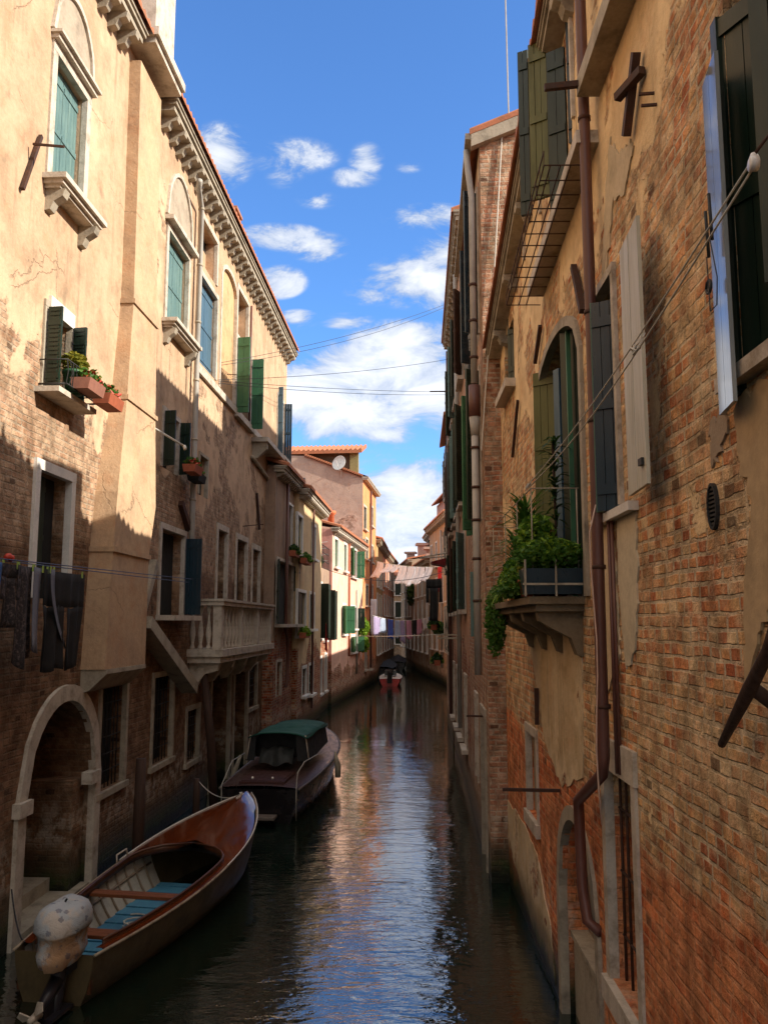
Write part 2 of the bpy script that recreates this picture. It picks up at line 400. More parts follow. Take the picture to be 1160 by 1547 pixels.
def window(h, a, b, c, d, mat=None, fill='shutter', fmat=None, w=.09, sill=.0, arch=0, r=.14, proud=.03, label=None, pointed=False, fr=True, planks=4, slabel=None):
    """window part at an opening: window > frame, sill, shutter / pane"""
    m = MB(); P = h.P; e = .001
    back = .2
    m.quad(P(a+e, -back, c), P(b-e, -back, c), P(b-e, -back, d), P(a+e, -back, d))
    wn = m.build('window', M_dark, h.root)
    if label: wn['label'] = label
    if fr: frame(h, wn, a, b, c, d, w, proud, fmat, sill, arch, pointed=pointed)
    o = h.out
    if fill == 'shutter':
        mid = (a+b)/2
        leafpanel(wn, (a+.01, -r*o), (mid-.004, -r*o), c+.01, d-.01, mat, .03, planks)
        leafpanel(wn, (mid+.004, -r*o), (b-.01, -r*o), c+.01, d-.01, mat, .03, planks)
    elif fill == 'glass':
        g = MB(); g.quad(P(a+e, -r-.02, c), P(b-e, -r-.02, c), P(b-e, -r-.02, d), P(a+e, -r-.02, d)); g.build('pane', M_glass, wn)
        s = MB(); t = .045
        s.box(a+e, a+t, -(r+.015)*o, -(r-.03)*o, c, d); s.box(b-t, b-e, -(r+.015)*o, -(r-.03)*o, c, d)
        mid = (a+b)/2; s.box(mid-t*.6, mid+t*.6, -(r+.013)*o, -(r-.028)*o, c, d)
        for k in range(4): zz = c+(d-c-t)*k/3; s.box(a+t, b-t, -(r+.012)*o, -(r-.024)*o, zz+e, zz+t-e)
        s.build('sash', mat or M_white, wn)
    return wn

def open_leaves(h, wn, a, b, c, d, mat, ang=80, th=.035, planks=3, which=(1, 1), louver=False, wid=None, arch=0):
    """two leaves hinged on the outer face, swung open by ang degrees (0 closed, 180 flat on the wall)"""
    w = wid or (b-a)/2
    for k, (hx, sg) in enumerate(((a, 1), (b, -1))):
        if not which[k]: continue
        g = ang[k] if isinstance(ang, (tuple, list)) else ang
        t = radians(g); A = (hx-sg*.02, .05*h.out); B = (hx-sg*.02+sg*cos(t)*w, (.05+sin(t)*w)*h.out)
        leafpanel(wn, A, B, c+.01, d-.01, mat, th, planks, louver=louver, arch=arch)

def cornice(h, s0, s1, z, dep=.35, bracket=.28, step=.42, mat=None, hh=.22, tiles=True, bname='bracket', zslope=0):
    m = MB(); o = h.out
    def bx(x0, x1, d0, d1, z0, z1):
        if zslope:
            q = lambda x: (x-s0)*zslope
            m.hexa([(x0, d0*o, z0+q(x0)), (x1, d0*o, z0+q(x1)), (x1, d1*o, z0+q(x1)), (x0, d1*o, z0+q(x0)), (x0, d0*o, z1+q(x0)), (x1, d0*o, z1+q(x1)), (x1, d1*o, z1+q(x1)), (x0, d1*o, z1+q(x0))])
        else: m.box(x0, x1, d0*o, d1*o, z0, z1)
    bx(s0-.05, s1+.05, -.05, dep*.8, z-hh, z-hh*.55); bx(s0-.08, s1+.08, -.05, dep*.92, z-hh*.55, z-hh*.25); bx(s0-.1, s1+.1, -.05, dep, z-hh*.25, z)
    cn = m.build('cornice', mat or M_stonedk, h.root)
    if bracket:
        n = max(1, int((s1-s0)/step))
        mesh = None
        for k in range(n):
            x = s0+(k+.5)*(s1-s0)/n; q = MB()
            pr = [(-.02*o, -hh-bracket), (dep*.35*o, -hh-bracket*.85), (dep*.5*o, -hh-bracket*.45), (dep*.8*o, -hh-bracket*.35), (dep*.85*o, -hh+.001), (-.02*o, -hh+.001)]
            if mesh is None:
                q.prism(pr, 0, -.07, .07); ob = q.build(bname, mat or M_stonedk, h.root); mesh = ob
            else:
                ob = mesh.copy(); COL.objects.link(ob)
            ob.location = (x+random.uniform(-.02, .02), 0, z+(x-s0)*zslope); ob.rotation_euler = (0, random.uniform(-.06, .06), 0)
    return cn

def tiled_roof(h, s0, s1, d0, z0, d1, z1, pitch=.2, name='roof', mat=None, amp=.045):
    """corrugated pantile sheet from the eave (d0,z0) up to (d1,z1), with thickness at the eave"""
    m = MB(); n = max(2, int((s1-s0)/pitch))*6; o = h.out
    rows = 4
    def fn(i, j):
        s = s0+(s1-s0)*i; w = amp*sin(2*pi*(s-s0)/pitch); t = j
        return (s, (d0+(d1-d0)*t)*o, z0+(z1-z0)*t+w+.05)
    m.grid(fn, n, rows, False)
    m.grid(lambda i, j: (s0+(s1-s0)*i, d0*o+.001*o, z0-.03+(amp*sin(2*pi*((s1-s0)*i)/pitch)+.08)*j), n, 1, False)
    m.quad((s0, d0*o, z0-.03), (s1, d0*o, z0-.03), (s1, d1*o, z1-.03), (s0, d1*o, z1-.03))
    for s in (s0, s1): m.quad((s, d0*o, z0-.03), (s, d1*o, z1-.03), (s, d1*o, z1+.05), (s, d0*o, z0+.05))
    return m.build(name, mat or M_tile, h.root)

def leaves(c, rad, n, size, seed=0, elong=1.6, droop=0., stems=None, shape=None):
    rnd = random.Random(seed); m = MB()
    for _ in range(n):
        while True:
            p = [rnd.uniform(-1, 1) for _ in range(3)]
            r2 = sum(x*x for x in p)
            if r2 <= 1 and (r2 > .15 or rnd.random() < .4): break
        q = Vector((c[0]+p[0]*rad[0], c[1]+p[1]*rad[1], c[2]+p[2]*rad[2]-droop*(p[0]**2+p[1]**2)))
        a = Vector((rnd.gauss(0, 1), rnd.gauss(0, 1), rnd.gauss(0, .6))).normalized(); b = a.cross(Vector((rnd.gauss(0, 1), rnd.gauss(0, 1), rnd.gauss(0, 1)))).normalized()
        s = size*rnd.uniform(.6, 1.3); nn = a.cross(b)*s*.18
        m.add([q-a*s*elong*.5, q+b*s*.5+nn, q+a*s*elong*.5, q-b*s*.5+nn], [(0, 1, 2), (0, 2, 3)])
    return m
def leafmat(name, c1, c2):
    if name in MATS: return MATS[name]
    m, N, b = new_mat(name)
    g = N.n('ShaderNodeNewGeometry', out=8)        # random per island
    c = N.mix(g, c1, c2)
    N.put(b.inputs['Base Color'], c); b.inputs['Roughness'].default_value = .55
    b.inputs['Specular IOR Level'].default_value = .3
    tr = N.nodes.new('ShaderNodeBsdfTranslucent'); N.put(tr.inputs[0], c)
    mx = N.nodes.new('ShaderNodeMixShader'); mx.inputs[0].default_value = .35
    out = [n for n in N.nodes if n.type == 'OUTPUT_MATERIAL'][0]
    N.links.new(b.outputs[0], mx.inputs[1]); N.links.new(tr.outputs[0], mx.inputs[2]); N.links.new(mx.outputs[0], out.inputs[0])
    MATS[name] = m; return m
LF_mid = leafmat('leaf_mid', (.035, .11, .012), (.10, .22, .03))
LF_dark = leafmat('leaf_dark', (.015, .045, .012), (.04, .09, .02))
LF_lime = leafmat('leaf_lime', (.12, .26, .02), (.28, .42, .04))
LF_yel = leafmat('leaf_yellow', (.30, .26, .03), (.18, .22, .03))
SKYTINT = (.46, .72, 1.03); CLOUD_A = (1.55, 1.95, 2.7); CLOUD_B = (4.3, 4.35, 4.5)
SUN_E = 4.0; EXPO = 1.0; WAVE = .3

# ================================================================ world: sky, clouds, sun
SUN_AZ, SUN_EL = radians(15), radians(30.5)
sdir = Vector((cos(SUN_AZ)*cos(SUN_EL), -sin(SUN_AZ)*cos(SUN_EL), sin(SUN_EL)))
W = bpy.data.worlds.new('World'); SC.world = W; W.use_nodes = True
for n in list(W.node_tree.nodes): W.node_tree.nodes.remove(n)
N = NT(W.node_tree)
wo = N.nodes.new('ShaderNodeOutputWorld'); bg = N.nodes.new('ShaderNodeBackground')
N.links.new(bg.outputs[0], wo.inputs[0]); bg.inputs[1].default_value = .14
sky = N.nodes.new('ShaderNodeTexSky'); sky.sky_type = 'NISHITA'; sky.sun_disc = False
sky.sun_elevation = SUN_EL; sky.sun_rotation = radians(90)+SUN_AZ
sky.air_density = 1.0; sky.dust_density = .4; sky.ozone_density = 2.2; sky.altitude = 0
tc = N.n('ShaderNodeTexCoord', out=0)
sp = N.nodes.new('ShaderNodeSeparateXYZ'); N.links.new(tc, sp.inputs[0]); X, Y, Z = sp.outputs
ya = N.m('MAXIMUM', N.m('ABSOLUTE', Y), .05)
qx, qz = N.m('DIVIDE', X, ya), N.m('DIVIDE', Z, ya)
q = N.xyz(qx, qz, 0.)
wob = N.noise(N.xyz(qx, N.m('MULTIPLY', qz, 1.7), .3), 11., 12, .66, dist=.45)
wob2 = N.noise(N.xyz(qx, N.m('MULTIPLY', qz, 1.3), 4.), 3.2, 5, .55)
clouds = [  # photo pixel centre, radius px (x, y), density
    (330, 235, 55, 48, .8), (440, 235, 70, 28, .5), (430, 262, 30, 22, .4), (553, 240, 26, 26, .55), (535, 268, 38, 16, .5), (618, 252, 22, 10, .3),
    (480, 302, 34, 14, .3), (420, 358, 70, 20, .75), (480, 372, 45, 22, .75), (660, 328, 75, 20, .85), (420, 425, 42, 24, .7),
    (585, 405, 50, 13, .6), (640, 425, 95, 38, 1.), (690, 385, 60, 40, .9), (560, 445, 40, 16, .6), (450, 482, 30, 14, .75), (525, 485, 42, 12, .65),
    (610, 515, 85, 30, 1.), (590, 565, 150, 50, 1.1), (480, 600, 110, 50, 1.1), (520, 625, 110, 42, .95), (640, 590, 110, 36, .9), (610, 540, 100, 40, 1.), (500, 760, 120, 50, .8), (620, 760, 110, 60, .95),
    (580, 655, 50, 18, .65), (600, 720, 70, 40, .75), (650, 700, 50, 14, .5), (590, 790, 110, 60, .95), (640, 840, 120, 60, .95), (500, 840, 120, 60, .9),
    (760, 620, 120, 60, .8), (300, 600, 140, 70, .7)]
acc = None
for (u, v, rx, ry, dn) in clouds:
    d = ray(u, v); cx, cz = d[0]/d[1], d[2]/d[1]
    k = 1/FPX/ d[1]
    t = N.vm('MULTIPLY', N.vm('SUBTRACT', q, (cx, cz, 0)), (1/(rx*k*1.25), 1/(ry*k*1.35), 0))
    ln = N.vm('LENGTH', t, out=1)
    g = N.mr(ln, 0., 1., dn, 0.)
    acc = g if acc is None else N.m('MAXIMUM', acc, g)
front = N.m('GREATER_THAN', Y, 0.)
fill_clouds = N.m('MULTIPLY', N.ss(wob2, .36, .55), 1.)
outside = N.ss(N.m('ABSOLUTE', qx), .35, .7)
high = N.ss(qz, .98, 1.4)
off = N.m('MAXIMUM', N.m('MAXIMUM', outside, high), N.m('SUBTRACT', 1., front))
acc = N.m('MAXIMUM', N.m('MULTIPLY', acc, front), N.m('MULTIPLY', fill_clouds, off))
dens = N.m('ADD', N.m('MULTIPLY', acc, .85), N.m('MULTIPLY', N.m('SUBTRACT', wob, .5), N.m('MULTIPLY', N.ss(acc, 0., .25), 1.9)))
cm = N.ss(dens, .02, .42)
shade = N.ss(N.m('ADD', wob, N.m('MULTIPLY', acc, .35)), .45, .95)
skycol = N.mix(1., sky.outputs[0], SKYTINT, 'MULTIPLY')
ccol = N.mix(shade, CLOUD_A, CLOUD_B)
ccol = N.mix(off, ccol, (5.1, 4.6, 3.9))  # unseen clouds beyond the view, added and warmed as fill for the shaded walls
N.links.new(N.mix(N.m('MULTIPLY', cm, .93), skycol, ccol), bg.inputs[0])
sun = bpy.data.lights.new('sun', 'SUN'); so = bpy.data.objects.new('sun', sun); COL.objects.link(so)
sun.energy = SUN_E; sun.angle = radians(.55); sun.color = (1, .90, .76)
so.rotation_euler = sdir.to_track_quat('Z', 'Y').to_euler()
SC.view_settings.view_transform = 'Standard'; SC.view_settings.look = 'None'; SC.view_settings.exposure = EXPO; SC.view_settings.gamma = 1
SC.cycles.max_bounces = 8; SC.cycles.diffuse_bounces = 5; SC.cycles.glossy_bounces = 3; SC.cycles.sample_clamp_indirect = 6
SC.cycles.caustics_reflective = False; SC.cycles.caustics_refractive = False

# ================================================================ water
m, N, b = new_mat('canal_water')
tc = N.n('ShaderNodeTexCoord', out=3)
sp = N.nodes.new('ShaderNodeSeparateXYZ'); N.links.new(tc, sp.inputs[0]); X, Y, Z = sp.outputs
fade = N.mr(Y, 6., 30., 1., .3)
calm = N.ss(N.noise(N.xyz(X, N.m('MULTIPLY', Y, .35), 0.), .45, 3), .38, .62, .45, 1.1)
v1 = N.xyz(N.m('MULTIPLY', X, .55), N.m('MULTIPLY', Y, 1.4), 0.)
a = N.noise(v1, 2.0, 3, .5, dist=.6); bb = N.noise(v1, 7.5, 3, .55, dist=.8); cc = N.noise(v1, 22., 2, .5, dist=.4)
hgt = N.m('ADD', N.m('ADD', N.m('MULTIPLY', a, .085), N.m('MULTIPLY', bb, .036)), N.m('MULTIPLY', cc, .006))
hgt = N.m('MULTIPLY', hgt, N.m('MULTIPLY', fade, calm))
bp = N.nodes.new('ShaderNodeBump'); bp.inputs['Strength'].default_value = 1.; bp.inputs['Distance'].default_value = WAVE
N.links.new(hgt, bp.inputs['Height']); N.links.new(bp.outputs[0], b.inputs['Normal'])
N.put(b.inputs['Base Color'], N.mix(N.noise(tc, .3, 3), (.002, .010, .007), (.004, .014, .009)))
b.inputs['Roughness'].default_value = .02; b.inputs['IOR'].default_value = 2.1; b.inputs['Specular IOR Level'].default_value = 1.
wm = MB(); wm.quad((-60, -40, 0), (60, -40, 0), (60, 400, 0), (-60, 400, 0))
tag(wm.build('water', m), kind='structure')
gm = simple('canal_mud', (.05, .045, .03), .9)
g = MB(); g.quad((-1500, -1500, -1.2), (1500, -1500, -1.2), (1500, 1500, -1.2), (-1500, 1500, -1.2)); tag(g.build('ground', gm), kind='structure')

# ================================================================ LEFT HOUSE 1 : long cream house
W_L1 = wall_mat('cream_peeling_plaster', (.53, .37, .245), (.41, .28, .18), BR_tan, (.36, .28, .20), z0=1.5, z1=9.6, c0=.05, c1=.78, pscale=.42, stain=.55, wash=.5, wet=.5, bands=[(-1, 4.6, (.36, .26, .19), .9)])  # band paints shade into the lower wall, darkening its brown brick
L1 = House('cream_house', (-4.05-.0465*16, -4), (-4.05+.0465*16, 28), -1, 'long cream house on the left bank with tapered chimney breast and white balcony')
h = L1; Rt = h.root
Sx = h.S
r_W1 = h.rect(78, 127, 108, 305); r_W2 = h.rect(251, 283, 366, 505); r_W3 = h.rect(300, 326, 430, 560)
r_W4 = h.rect(356, 378, 524, 638); r_W5 = h.rect(418, 427, 602, 695)
r_A1 = h.rect(302, 327, 345, 412); r_A2 = h.rect(358, 374, 447, 522)
r_B = h.rect(334, 356, 408, 600)
r_M1 = h.rect(66, 104, 476, 602); r_M2 = h.rect(245, 268, 628, 712)
r_T = h.rect(52, 101, 716, 905)
r_D = h.rect(241, 276, 803, 930)
r_b = [h.rect(327, 341, 801, 935), h.rect(356, 371, 816, 945), h.rect(380, 391, 830, 950)]
r_G1 = h.rect(150, 187, 1037, 1188); r_G2 = h.rect(230, 259, 1022, 1150); r_G3 = h.rect(281, 299, 1072, 1148)
r_G4 = h.rect(375, 387, 1005, 1068)
aA = h.S(30, 1300); aB = h.S(134, 1300); zT = 2.62; zSp = 1.55
r_arch = (aA, aB, -.3, zT, .9, zT-zSp)
r_w1 = (h.S(318, 1100), h.S(345, 1100), -.2, 2.45, .9); r_w2 = (h.S(353, 1080), h.S(372, 1080), -.2, 2.4, .9)
r_M3 = h.rect(300, 312, 690, 750); r_g6 = h.rect(345, 352, 1000, 1120)
def hol(r, rev=None, arch=0, pt=False): return (*r, rev, arch, pt)
ZTOP = 13.2
z_c0 = h.px(262, 131, .35); z_c1 = h.px(450, 535, .35)
CSL = (z_c1[1]-z_c0[1])/(z_c1[0]-z_c0[0])
def ZC(s): return z_c0[1]+(s-z_c0[0])*CSL
holes = [hol(r_W1, .2), hol(r_W2), hol(r_W3, .15), hol(r_W4), hol(r_W5), hol(r_A1, .25), hol(r_A2, .25), hol(r_B, .06, .35), hol(r_M1), hol(r_M2), hol(r_M3),
         hol(r_T, .3), hol(r_D, .3), *[hol(r) for r in r_b], hol(r_G1, .3), hol(r_G2, .3), hol(r_G3, .3), hol(r_G4), r_arch, r_w1, r_w2]
facade(h, 0, h.L, ZC(h.L)-.02, holes, W_L1, depth=7, zback=ZC(h.L)+1.2)
# top strip following the falling cornice line
m = MB(); P = h.P
zt = ZC(h.L)-.02
m.add([P(0, 0, zt), P(h.L, 0, zt), P(0, 0, ZC(0)), P(0, -7, zt), P(0, -7, ZC(0)), P(h.L, -7, zt)], [(0, 1, 2), (0, 2, 4, 3), (2, 1, 5, 4)])
m.build('upper_wall', W_L1, Rt)
m = MB(); m.quad(P(r_B[0]+.001, -.058, r_B[2]), P(r_B[1]-.001, -.058, r_B[2]), P(r_B[1]-.001, -.058, r_B[3]), P(r_B[0]+.001, -.058, r_B[3]))
m.build('blind_arch', simple('peach_plaster', (.62, .38, .20), .9, .4, 3, bump=.3), Rt)
frame(h, Rt, *r_B, w=.1, proud=.02, arch=.35, name='blind_arch_frame')
for nm, r in (('attic_window', r_A1), ('attic_window', r_A2)):
    m = MB(); m.quad(P(r[0], -.24, r[2]), P(r[1], -.24, r[2]), P(r[1], -.24, r[3]-.25), P(r[0], -.24, r[3]-.25))
    o = m.build('attic_window', W_L1, Rt)
    m = MB(); m.quad(P(r[0], -.248, r[2]), P(r[1], -.248, r[2]), P(r[1], -.248, r[3]), P(r[0], -.248, r[3])); m.build('opening', M_dark, o)
    frame(h, o, *r, w=.11, proud=.03)
# string course
sa, za = h.px(296, 547); sb, zb = h.px(388, 660)
m = MB(); m.box(sa, h.S(434, 600), -.07, .02, zb-.06, zb+.10); m.build('string_course', M_stone, Rt)
# windows
w1 = window(h, *r_W1, M_teal, w=.13, r=.12, planks=5)
m = MB(); m.box(r_W1[0]-.15, r_W1[1]+.15, -.10, .05, r_W1[3]+.12, r_W1[3]+.18); m.box(r_W1[0]-.18, r_W1[1]+.18, -.15, .05, r_W1[3]+.18, r_W1[3]+.22); m.build('hood', M_stone, w1)
def moulded_sill(par, r, dp=.30, ext=.2):
    m = MB(); z = r[2]
    m.box(r[0]-ext, r[1]+ext, -dp, .05, z-.07, z-.002); m.box(r[0]-ext+.04, r[1]+ext-.04, -dp+.05, .05, z-.12, z-.07); m.box(r[0]-ext+.08, r[1]+ext-.08, -dp+.1, .05, z-.16, z-.12)
    m.build('sill', M_stone, par)
    for x in (r[0]-ext+.18, r[1]+ext-.18):
        q = MB(); q.prism([(.02, z-.44), (-.07, z-.42), (-.11, z-.32), (-dp+.08, z-.25), (-dp+.05, z-.161), (.02, z-.161)], 0, x-.07, x+.07); q.build('corbel', M_stonedk, par)
moulded_sill(w1, r_W1)
w2 = window(h, *r_W2, M_teal, w=.12, r=.12, planks=4); moulded_sill(w2, r_W2, .28, .2)
m = MB(); m.box(r_W2[0]-.2, r_W2[1]+.2, -.16, .05, r_W2[3]+.12, r_W2[3]+.2); m.build('hood', M_stone, w2)
# tympana (arched relieving heads) above the two
for r, wn in ((r_W1, w1), (r_W2, w2)):
    c = (r[0]+r[1])/2; wd = (r[1]-r[0])/2+.12; z0 = r[3]+.24
    m = MB(); po = arc_pts(c-wd-.07, c+wd+.07, z0, wd*1.35+.07, 14); pi_ = arc_pts(c-wd, c+wd, z0, wd*1.35, 14)
    for k in range(14):
        m.hexa([P(pi_[k][0], -.03, pi_[k][1]), P(pi_[k+1][0], -.03, pi_[k+1][1]), P(pi_[k+1][0], .05, pi_[k+1][1]), P(pi_[k][0], .05, pi_[k][1]),
                P(po[k][0], -.03, po[k][1]), P(po[k+1][0], -.03, po[k+1][1]), P(po[k+1][0], .05, po[k+1][1]), P(po[k][0], .05, po[k][1])])
    m.build('relieving_arch', M_stone, wn)
    m = MB(); vs = [P(x, .012, z) for x, z in pi_]; m.add(vs+[P(x, .0, z) for x, z in pi_], [tuple(range(15))]+[(k, k+1, 16+k, 15+k) for k in range(14)]); m.build('tympanum', simple('grey_render', (.40, .33, .25), .9, .4, 3, bump=.4), wn)
w3 = window(h, *r_W3, M_blue, w=.11, r=.1, planks=4)
w4 = window(h, *r_W4, M_green, fill='none', w=.1, sill=.12)
open_leaves(h, w4, *r_W4, M_green, (97, 88), planks=2, wid=.31)
w5 = window(h, *r_W5, M_blue, fill='none', w=.09, sill=.3)
leafpanel(w5, (r_W5[0]-.02, -.05), (r_W5[0]-.03, -.2), r_W5[2], r_W5[3]+.25, M_blue, planks=3)
leafpanel(w5, (r_W5[1]+.02, -.05), (r_W5[1]+.05, -.3), r_W5[2], r_W5[3], M_navy, planks=3)
q = h.rect(392, 398, 655, 700)
m = MB(); bs, bz = h.px(380, 660); be, _ = h.px(408, 690); m.box(bs, be, -.45, .05, bz-.12, bz); m.build('sill_shelf', M_stone, Rt)
for x in (bs+.2, be-.2):
    q = MB(); q.prism([(.02, bz-.6), (-.15, bz-.55), (-.4, bz-.3), (-.4, bz-.121), (.02, bz-.121)], 0, x-.09, x+.09); q.build('corbel', M_stonedk, Rt)
w6 = window(h, *r_M1, M_dkgreen, fill='none', w=.08, fr=True, fmat=M_stonedk)
m = MB(); m.box(r_M1[0]+.05, r_M1[1]+.05, -.04, .05, r_M1[3]-.02, r_M1[3]+.17); m.build('lintel', M_white, w6)
open_leaves(h, w6, *r_M1, M_dkgreen, (95, 84), planks=2, louver=True, wid=.18)
w7 = window(h, *r_M2, M_dkgreen, fill='none', w=.08, fmat=M_stone)
open_leaves(h, w7, *r_M2, M_dkgreen, (96, 84), planks=2, wid=.2)
window(h, *r_M3, M_dkgreen, fill='glass', w=.06, fmat=M_stonedk)
w8 = window(h, *r_T, M_dkgreen, fill='none', w=.12, proud=.04, fmat=M_white)
leafpanel(w8, (r_T[0]+.02, .20), (r_T[0]+.62, .20), r_T[2], r_T[3], M_dkgreen, planks=4)
w9 = window(h, *r_D, M_dkgreen, fill='none', w=.1, fmat=M_stone, sill=.35)
leafpanel(w9, (r_D[1]+.03, -.05), (r_D[1]+.02, -.36), r_D[2]+.02, r_D[3]-.05, M_navy, planks=4)
for r in r_b:
    wn = window(h, *r, M_navy, fill='none', w=.13, proud=.03, fmat=M_stone)
    leafpanel(wn, (r[0]+.01, .13), (r[0]+.45, .13), r[2], r[3]-.02, M_navy, planks=2)
M_grille = M_blackiron
for r in (r_G1, r_G2, r_G3, r_G4):
    wn = window(h, *r, M_wood, fill='none', w=.09, fmat=M_stonedk, sill=.06, r=.2)
    m = MB()
    k = int((r[1]-r[0])/.14)
    for i in range(1, k): m.tube([(r[0]+(r[1]-r[0])*i/k, .06, r[2]), (r[0]+(r[1]-r[0])*i/k, .06, r[3])], .010, 6)
    for i in range(1, 6): z = r[2]+(r[3]-r[2])*i/6; m.tube([(r[0], .06, z), (r[1], .06, z)], .009, 6)
    m.build('grille', M_grille, wn)
# water gate: stone arch, gloomy hall with a column and steps
gate = MB(); gate.quad((aA, .88, -.3), (aB, .88, -.3), (aB, .88, zT), (aA, .88, zT)); gate = gate.build('water_gate', M_dark, Rt)
frame(h, gate, aA, aB, -.3, zT, w=.2, proud=.05, mat=M_stone, arch=zT-zSp)
m = MB()
for x in (aA, aB): m.box(x-.26, x+.06, -.1, .05, zSp-.12, zSp+.04)
m.build_each('impost', M_stone, gate)
m = MB(); m.box(aA-.1, aB+.1, -.02, .86, -.3, .10); m.box(aA-.1, aB+.1, .35, .87, .10, .27); m.build('landing_steps', M_stonedk, gate)
m = MB(); m.lathe((aA+.45, .55, .27), [(.13, 0), (.13, .1), (.09, .14), (.085, 1.15), (.12, 1.2), (.14, 1.28)], 14); m.build('column', M_stonedk, gate)
m = MB(); m.box(aB-.42, aB-.02, .1, .8, .1, 1.5); m.build('inner_pier', W_L1, gate)
for r in (r_w1, r_w2):
    m = MB(); m.quad((r[0], .88, r[2]), (r[1], .88, r[2]), (r[1], .88, r[3]), (r[0], .88, r[3])); o = m.build('water_door', M_dark, Rt)
    frame(h, o, *r[:4], w=.13, mat=M_stonedk)
    m = MB(); m.box(r[0], r[1], .3, .86, -.2, .12); m.build('step', M_stonedk, o)
# chimney breast : tapered, corbelled out at the foot
def S_at(u, v, d): return h.px(u, v, d)
ch = [(1012, 133+25, 219, .33), (830, 171, 225, .33), (742, 178, 236, .32), (600, 192, 236, .24), (455, 202, 238, .20), (300, 207, 240, .19), (90, 213, 246, .18)]
m = MB(); ring = []
for v, ul, ur, d in ch:
    a, z = h.px(ul, v, d); bq, _ = h.px(ur, v, d); ring.append((a, bq, d, z))
vs = []
for a, bq, d, z in ring: vs += [(a, .02, z), (a, -d, z), (bq, -d, z), (bq, .02, z)]
fs = [(0, 3, 2, 1)]
for i in range(len(ring)-1):
    for k in range(3): fs.append((i*4+k, i*4+k+1, i*4+4+k+1, i*4+4+k))
m.add(vs, fs)
W_ch = wall_mat('chimney_breast_plaster', (.54, .375, .235), (.45, .31, .20), BR_tan, (.36, .27, .18), z0=0, z1=8, c0=1.15, c1=1.05, pscale=.6, stain=.35, wet=-5)
cb = m.build('chimney_breast', W_ch, Rt)
for vv in (455, 610, 835):
    k = min(range(len(ch)), key=lambda i: abs(ch[i][0]-vv)); a, bq, d, z = ring[k]
    q = MB(); q.box(a-.03, bq+.03, -d-.03, .0, z-.03, z+.04); q.build('moulding', W_ch, cb)
a, bq, d, z = ring[0]
q = MB(); q.prism([(.0, z-.32), (-.12, z-.28), (-d-.02, z-.06), (-d-.02, z-.002), (.0, z-.002)], 0, a+.02, bq-.03); q.build('corbel', M_stonedk, cb)
a, bq, d, z = ring[-1]; zc = ZC(a)
q = MB(); q.box(a-.15, bq+.30, -.50, .3, zc+.02, zc+.16); q.box(a-.1, bq+.25, -.44, .3, zc-.08, zc+.02); q.box(a-.02, bq-.1, -.40, .3, zc+.22, zc+1.6); q.build('chimney_stack', M_stone, Rt)
cornice(h, .5, a-.3, ZC(a)+.0, .36, .24, .40, mat=M_stonedk, zslope=0)
cornice(h, bq+.45, h.L, ZC(bq+.45), .36, .24, .42, mat=M_stonedk, zslope=CSL)
m = MB()
n = int((h.L-2)/.2)*6
m.grid(lambda i, j: ((2+(h.L-2)*i), -.42+(3.5)*j, ZC(2+(h.L-2)*i)+.03+.05+.04*sin(2*pi*(h.L-2)*i/.2)+j*1.1), n, 2, False)
m.grid(lambda i, j: ((2+(h.L-2)*i), -.421, ZC(2+(h.L-2)*i)+.01+j*(.07+.04*sin(2*pi*(h.L-2)*i/.2))), n, 1, False)
m.build('roof', M_tile, Rt)
q = MB(); s_, z_ = h.px(352, 312, .2); q.box(s_, s_+.5, -.25, .3, ZC(s_)+.05, ZC(s_)+.45); q.box(s_-.06, s_+.56, -.31, .36, ZC(s_)+.45, ZC(s_)+.52); q.build('small_chimney', simple('brick_chimney', (.36, .17, .1), .9), Rt)
# balcony
bs = h.S(325, 960); be_ = h.S(410, 950); bd = .0
for t in [0]:
    d0 = .62
    bs = h.S(333, 950, d0); be_ = h.S(409, 950, d0); zr = h.Z(337, 905, d0); zb_ = h.Z(337, 990, d0)
bal = MB(); bal.box(bs-.12, be_+.12, -d0-.08, .0, zb_-.02, zb_+.12); bal.box(bs-.06, be_+.06, -d0-.03, .0, zb_-.14, zb_-.02); bal = bal.build('balcony', M_stone, Rt)
m = MB(); m.box(bs-.05, be_+.05, -d0-.07, -d0+.15, zr-.13, zr-.05); m.box(bs-.08, be_+.08, -d0-.1, -d0+.18, zr-.05, zr)
m.box(bs-.05, bs+.15, -d0+.15, 0, zr-.128, zr-.052); m.box(bs-.08, bs+.18, -d0+.18, 0, zr-.05, zr-.002); m.box(be_-.15, be_+.05, -d0+.15, 0, zr-.128, zr-.052); m.build('handrail', M_stone, bal)
m = MB()
for x in (bs, bs+(be_-bs)/3, bs+(be_-bs)*2/3, be_-.2): m.box(x, x+.2, -d0-.02, -d0+.15, zb_+.12, zr-.13)
m.build_each('pedestal', M_stone, bal)
prof = lambda hh: [(.05, 0), (.05, .05*hh), (.028, .12*hh), (.06, .34*hh), (.055, .42*hh), (.026, .66*hh), (.024, .80*hh), (.045, .9*hh), (.045, hh)]
hh = zr-.13-zb_-.12; first = None
spots = []
for k in range(3):
    x0 = bs+(be_-bs-.2)*k/3+.2; x1 = bs+(be_-bs-.2)*(k+1)/3
    for i in range(5): spots.append((x0+(x1-x0)*(i+.5)/5, -d0+.06))
for i in range(3): spots.append((bs+.08, -d0+.25+i*.16))
for (x, y) in spots:
    if first is None:
        q = MB(); q.lathe((0, 0, 0), prof(hh), 10); first = o = q.build('baluster', M_stone, bal)
    else: o = first.copy(); COL.objects.link(o)
    o.location = (x, y, zb_+.12)
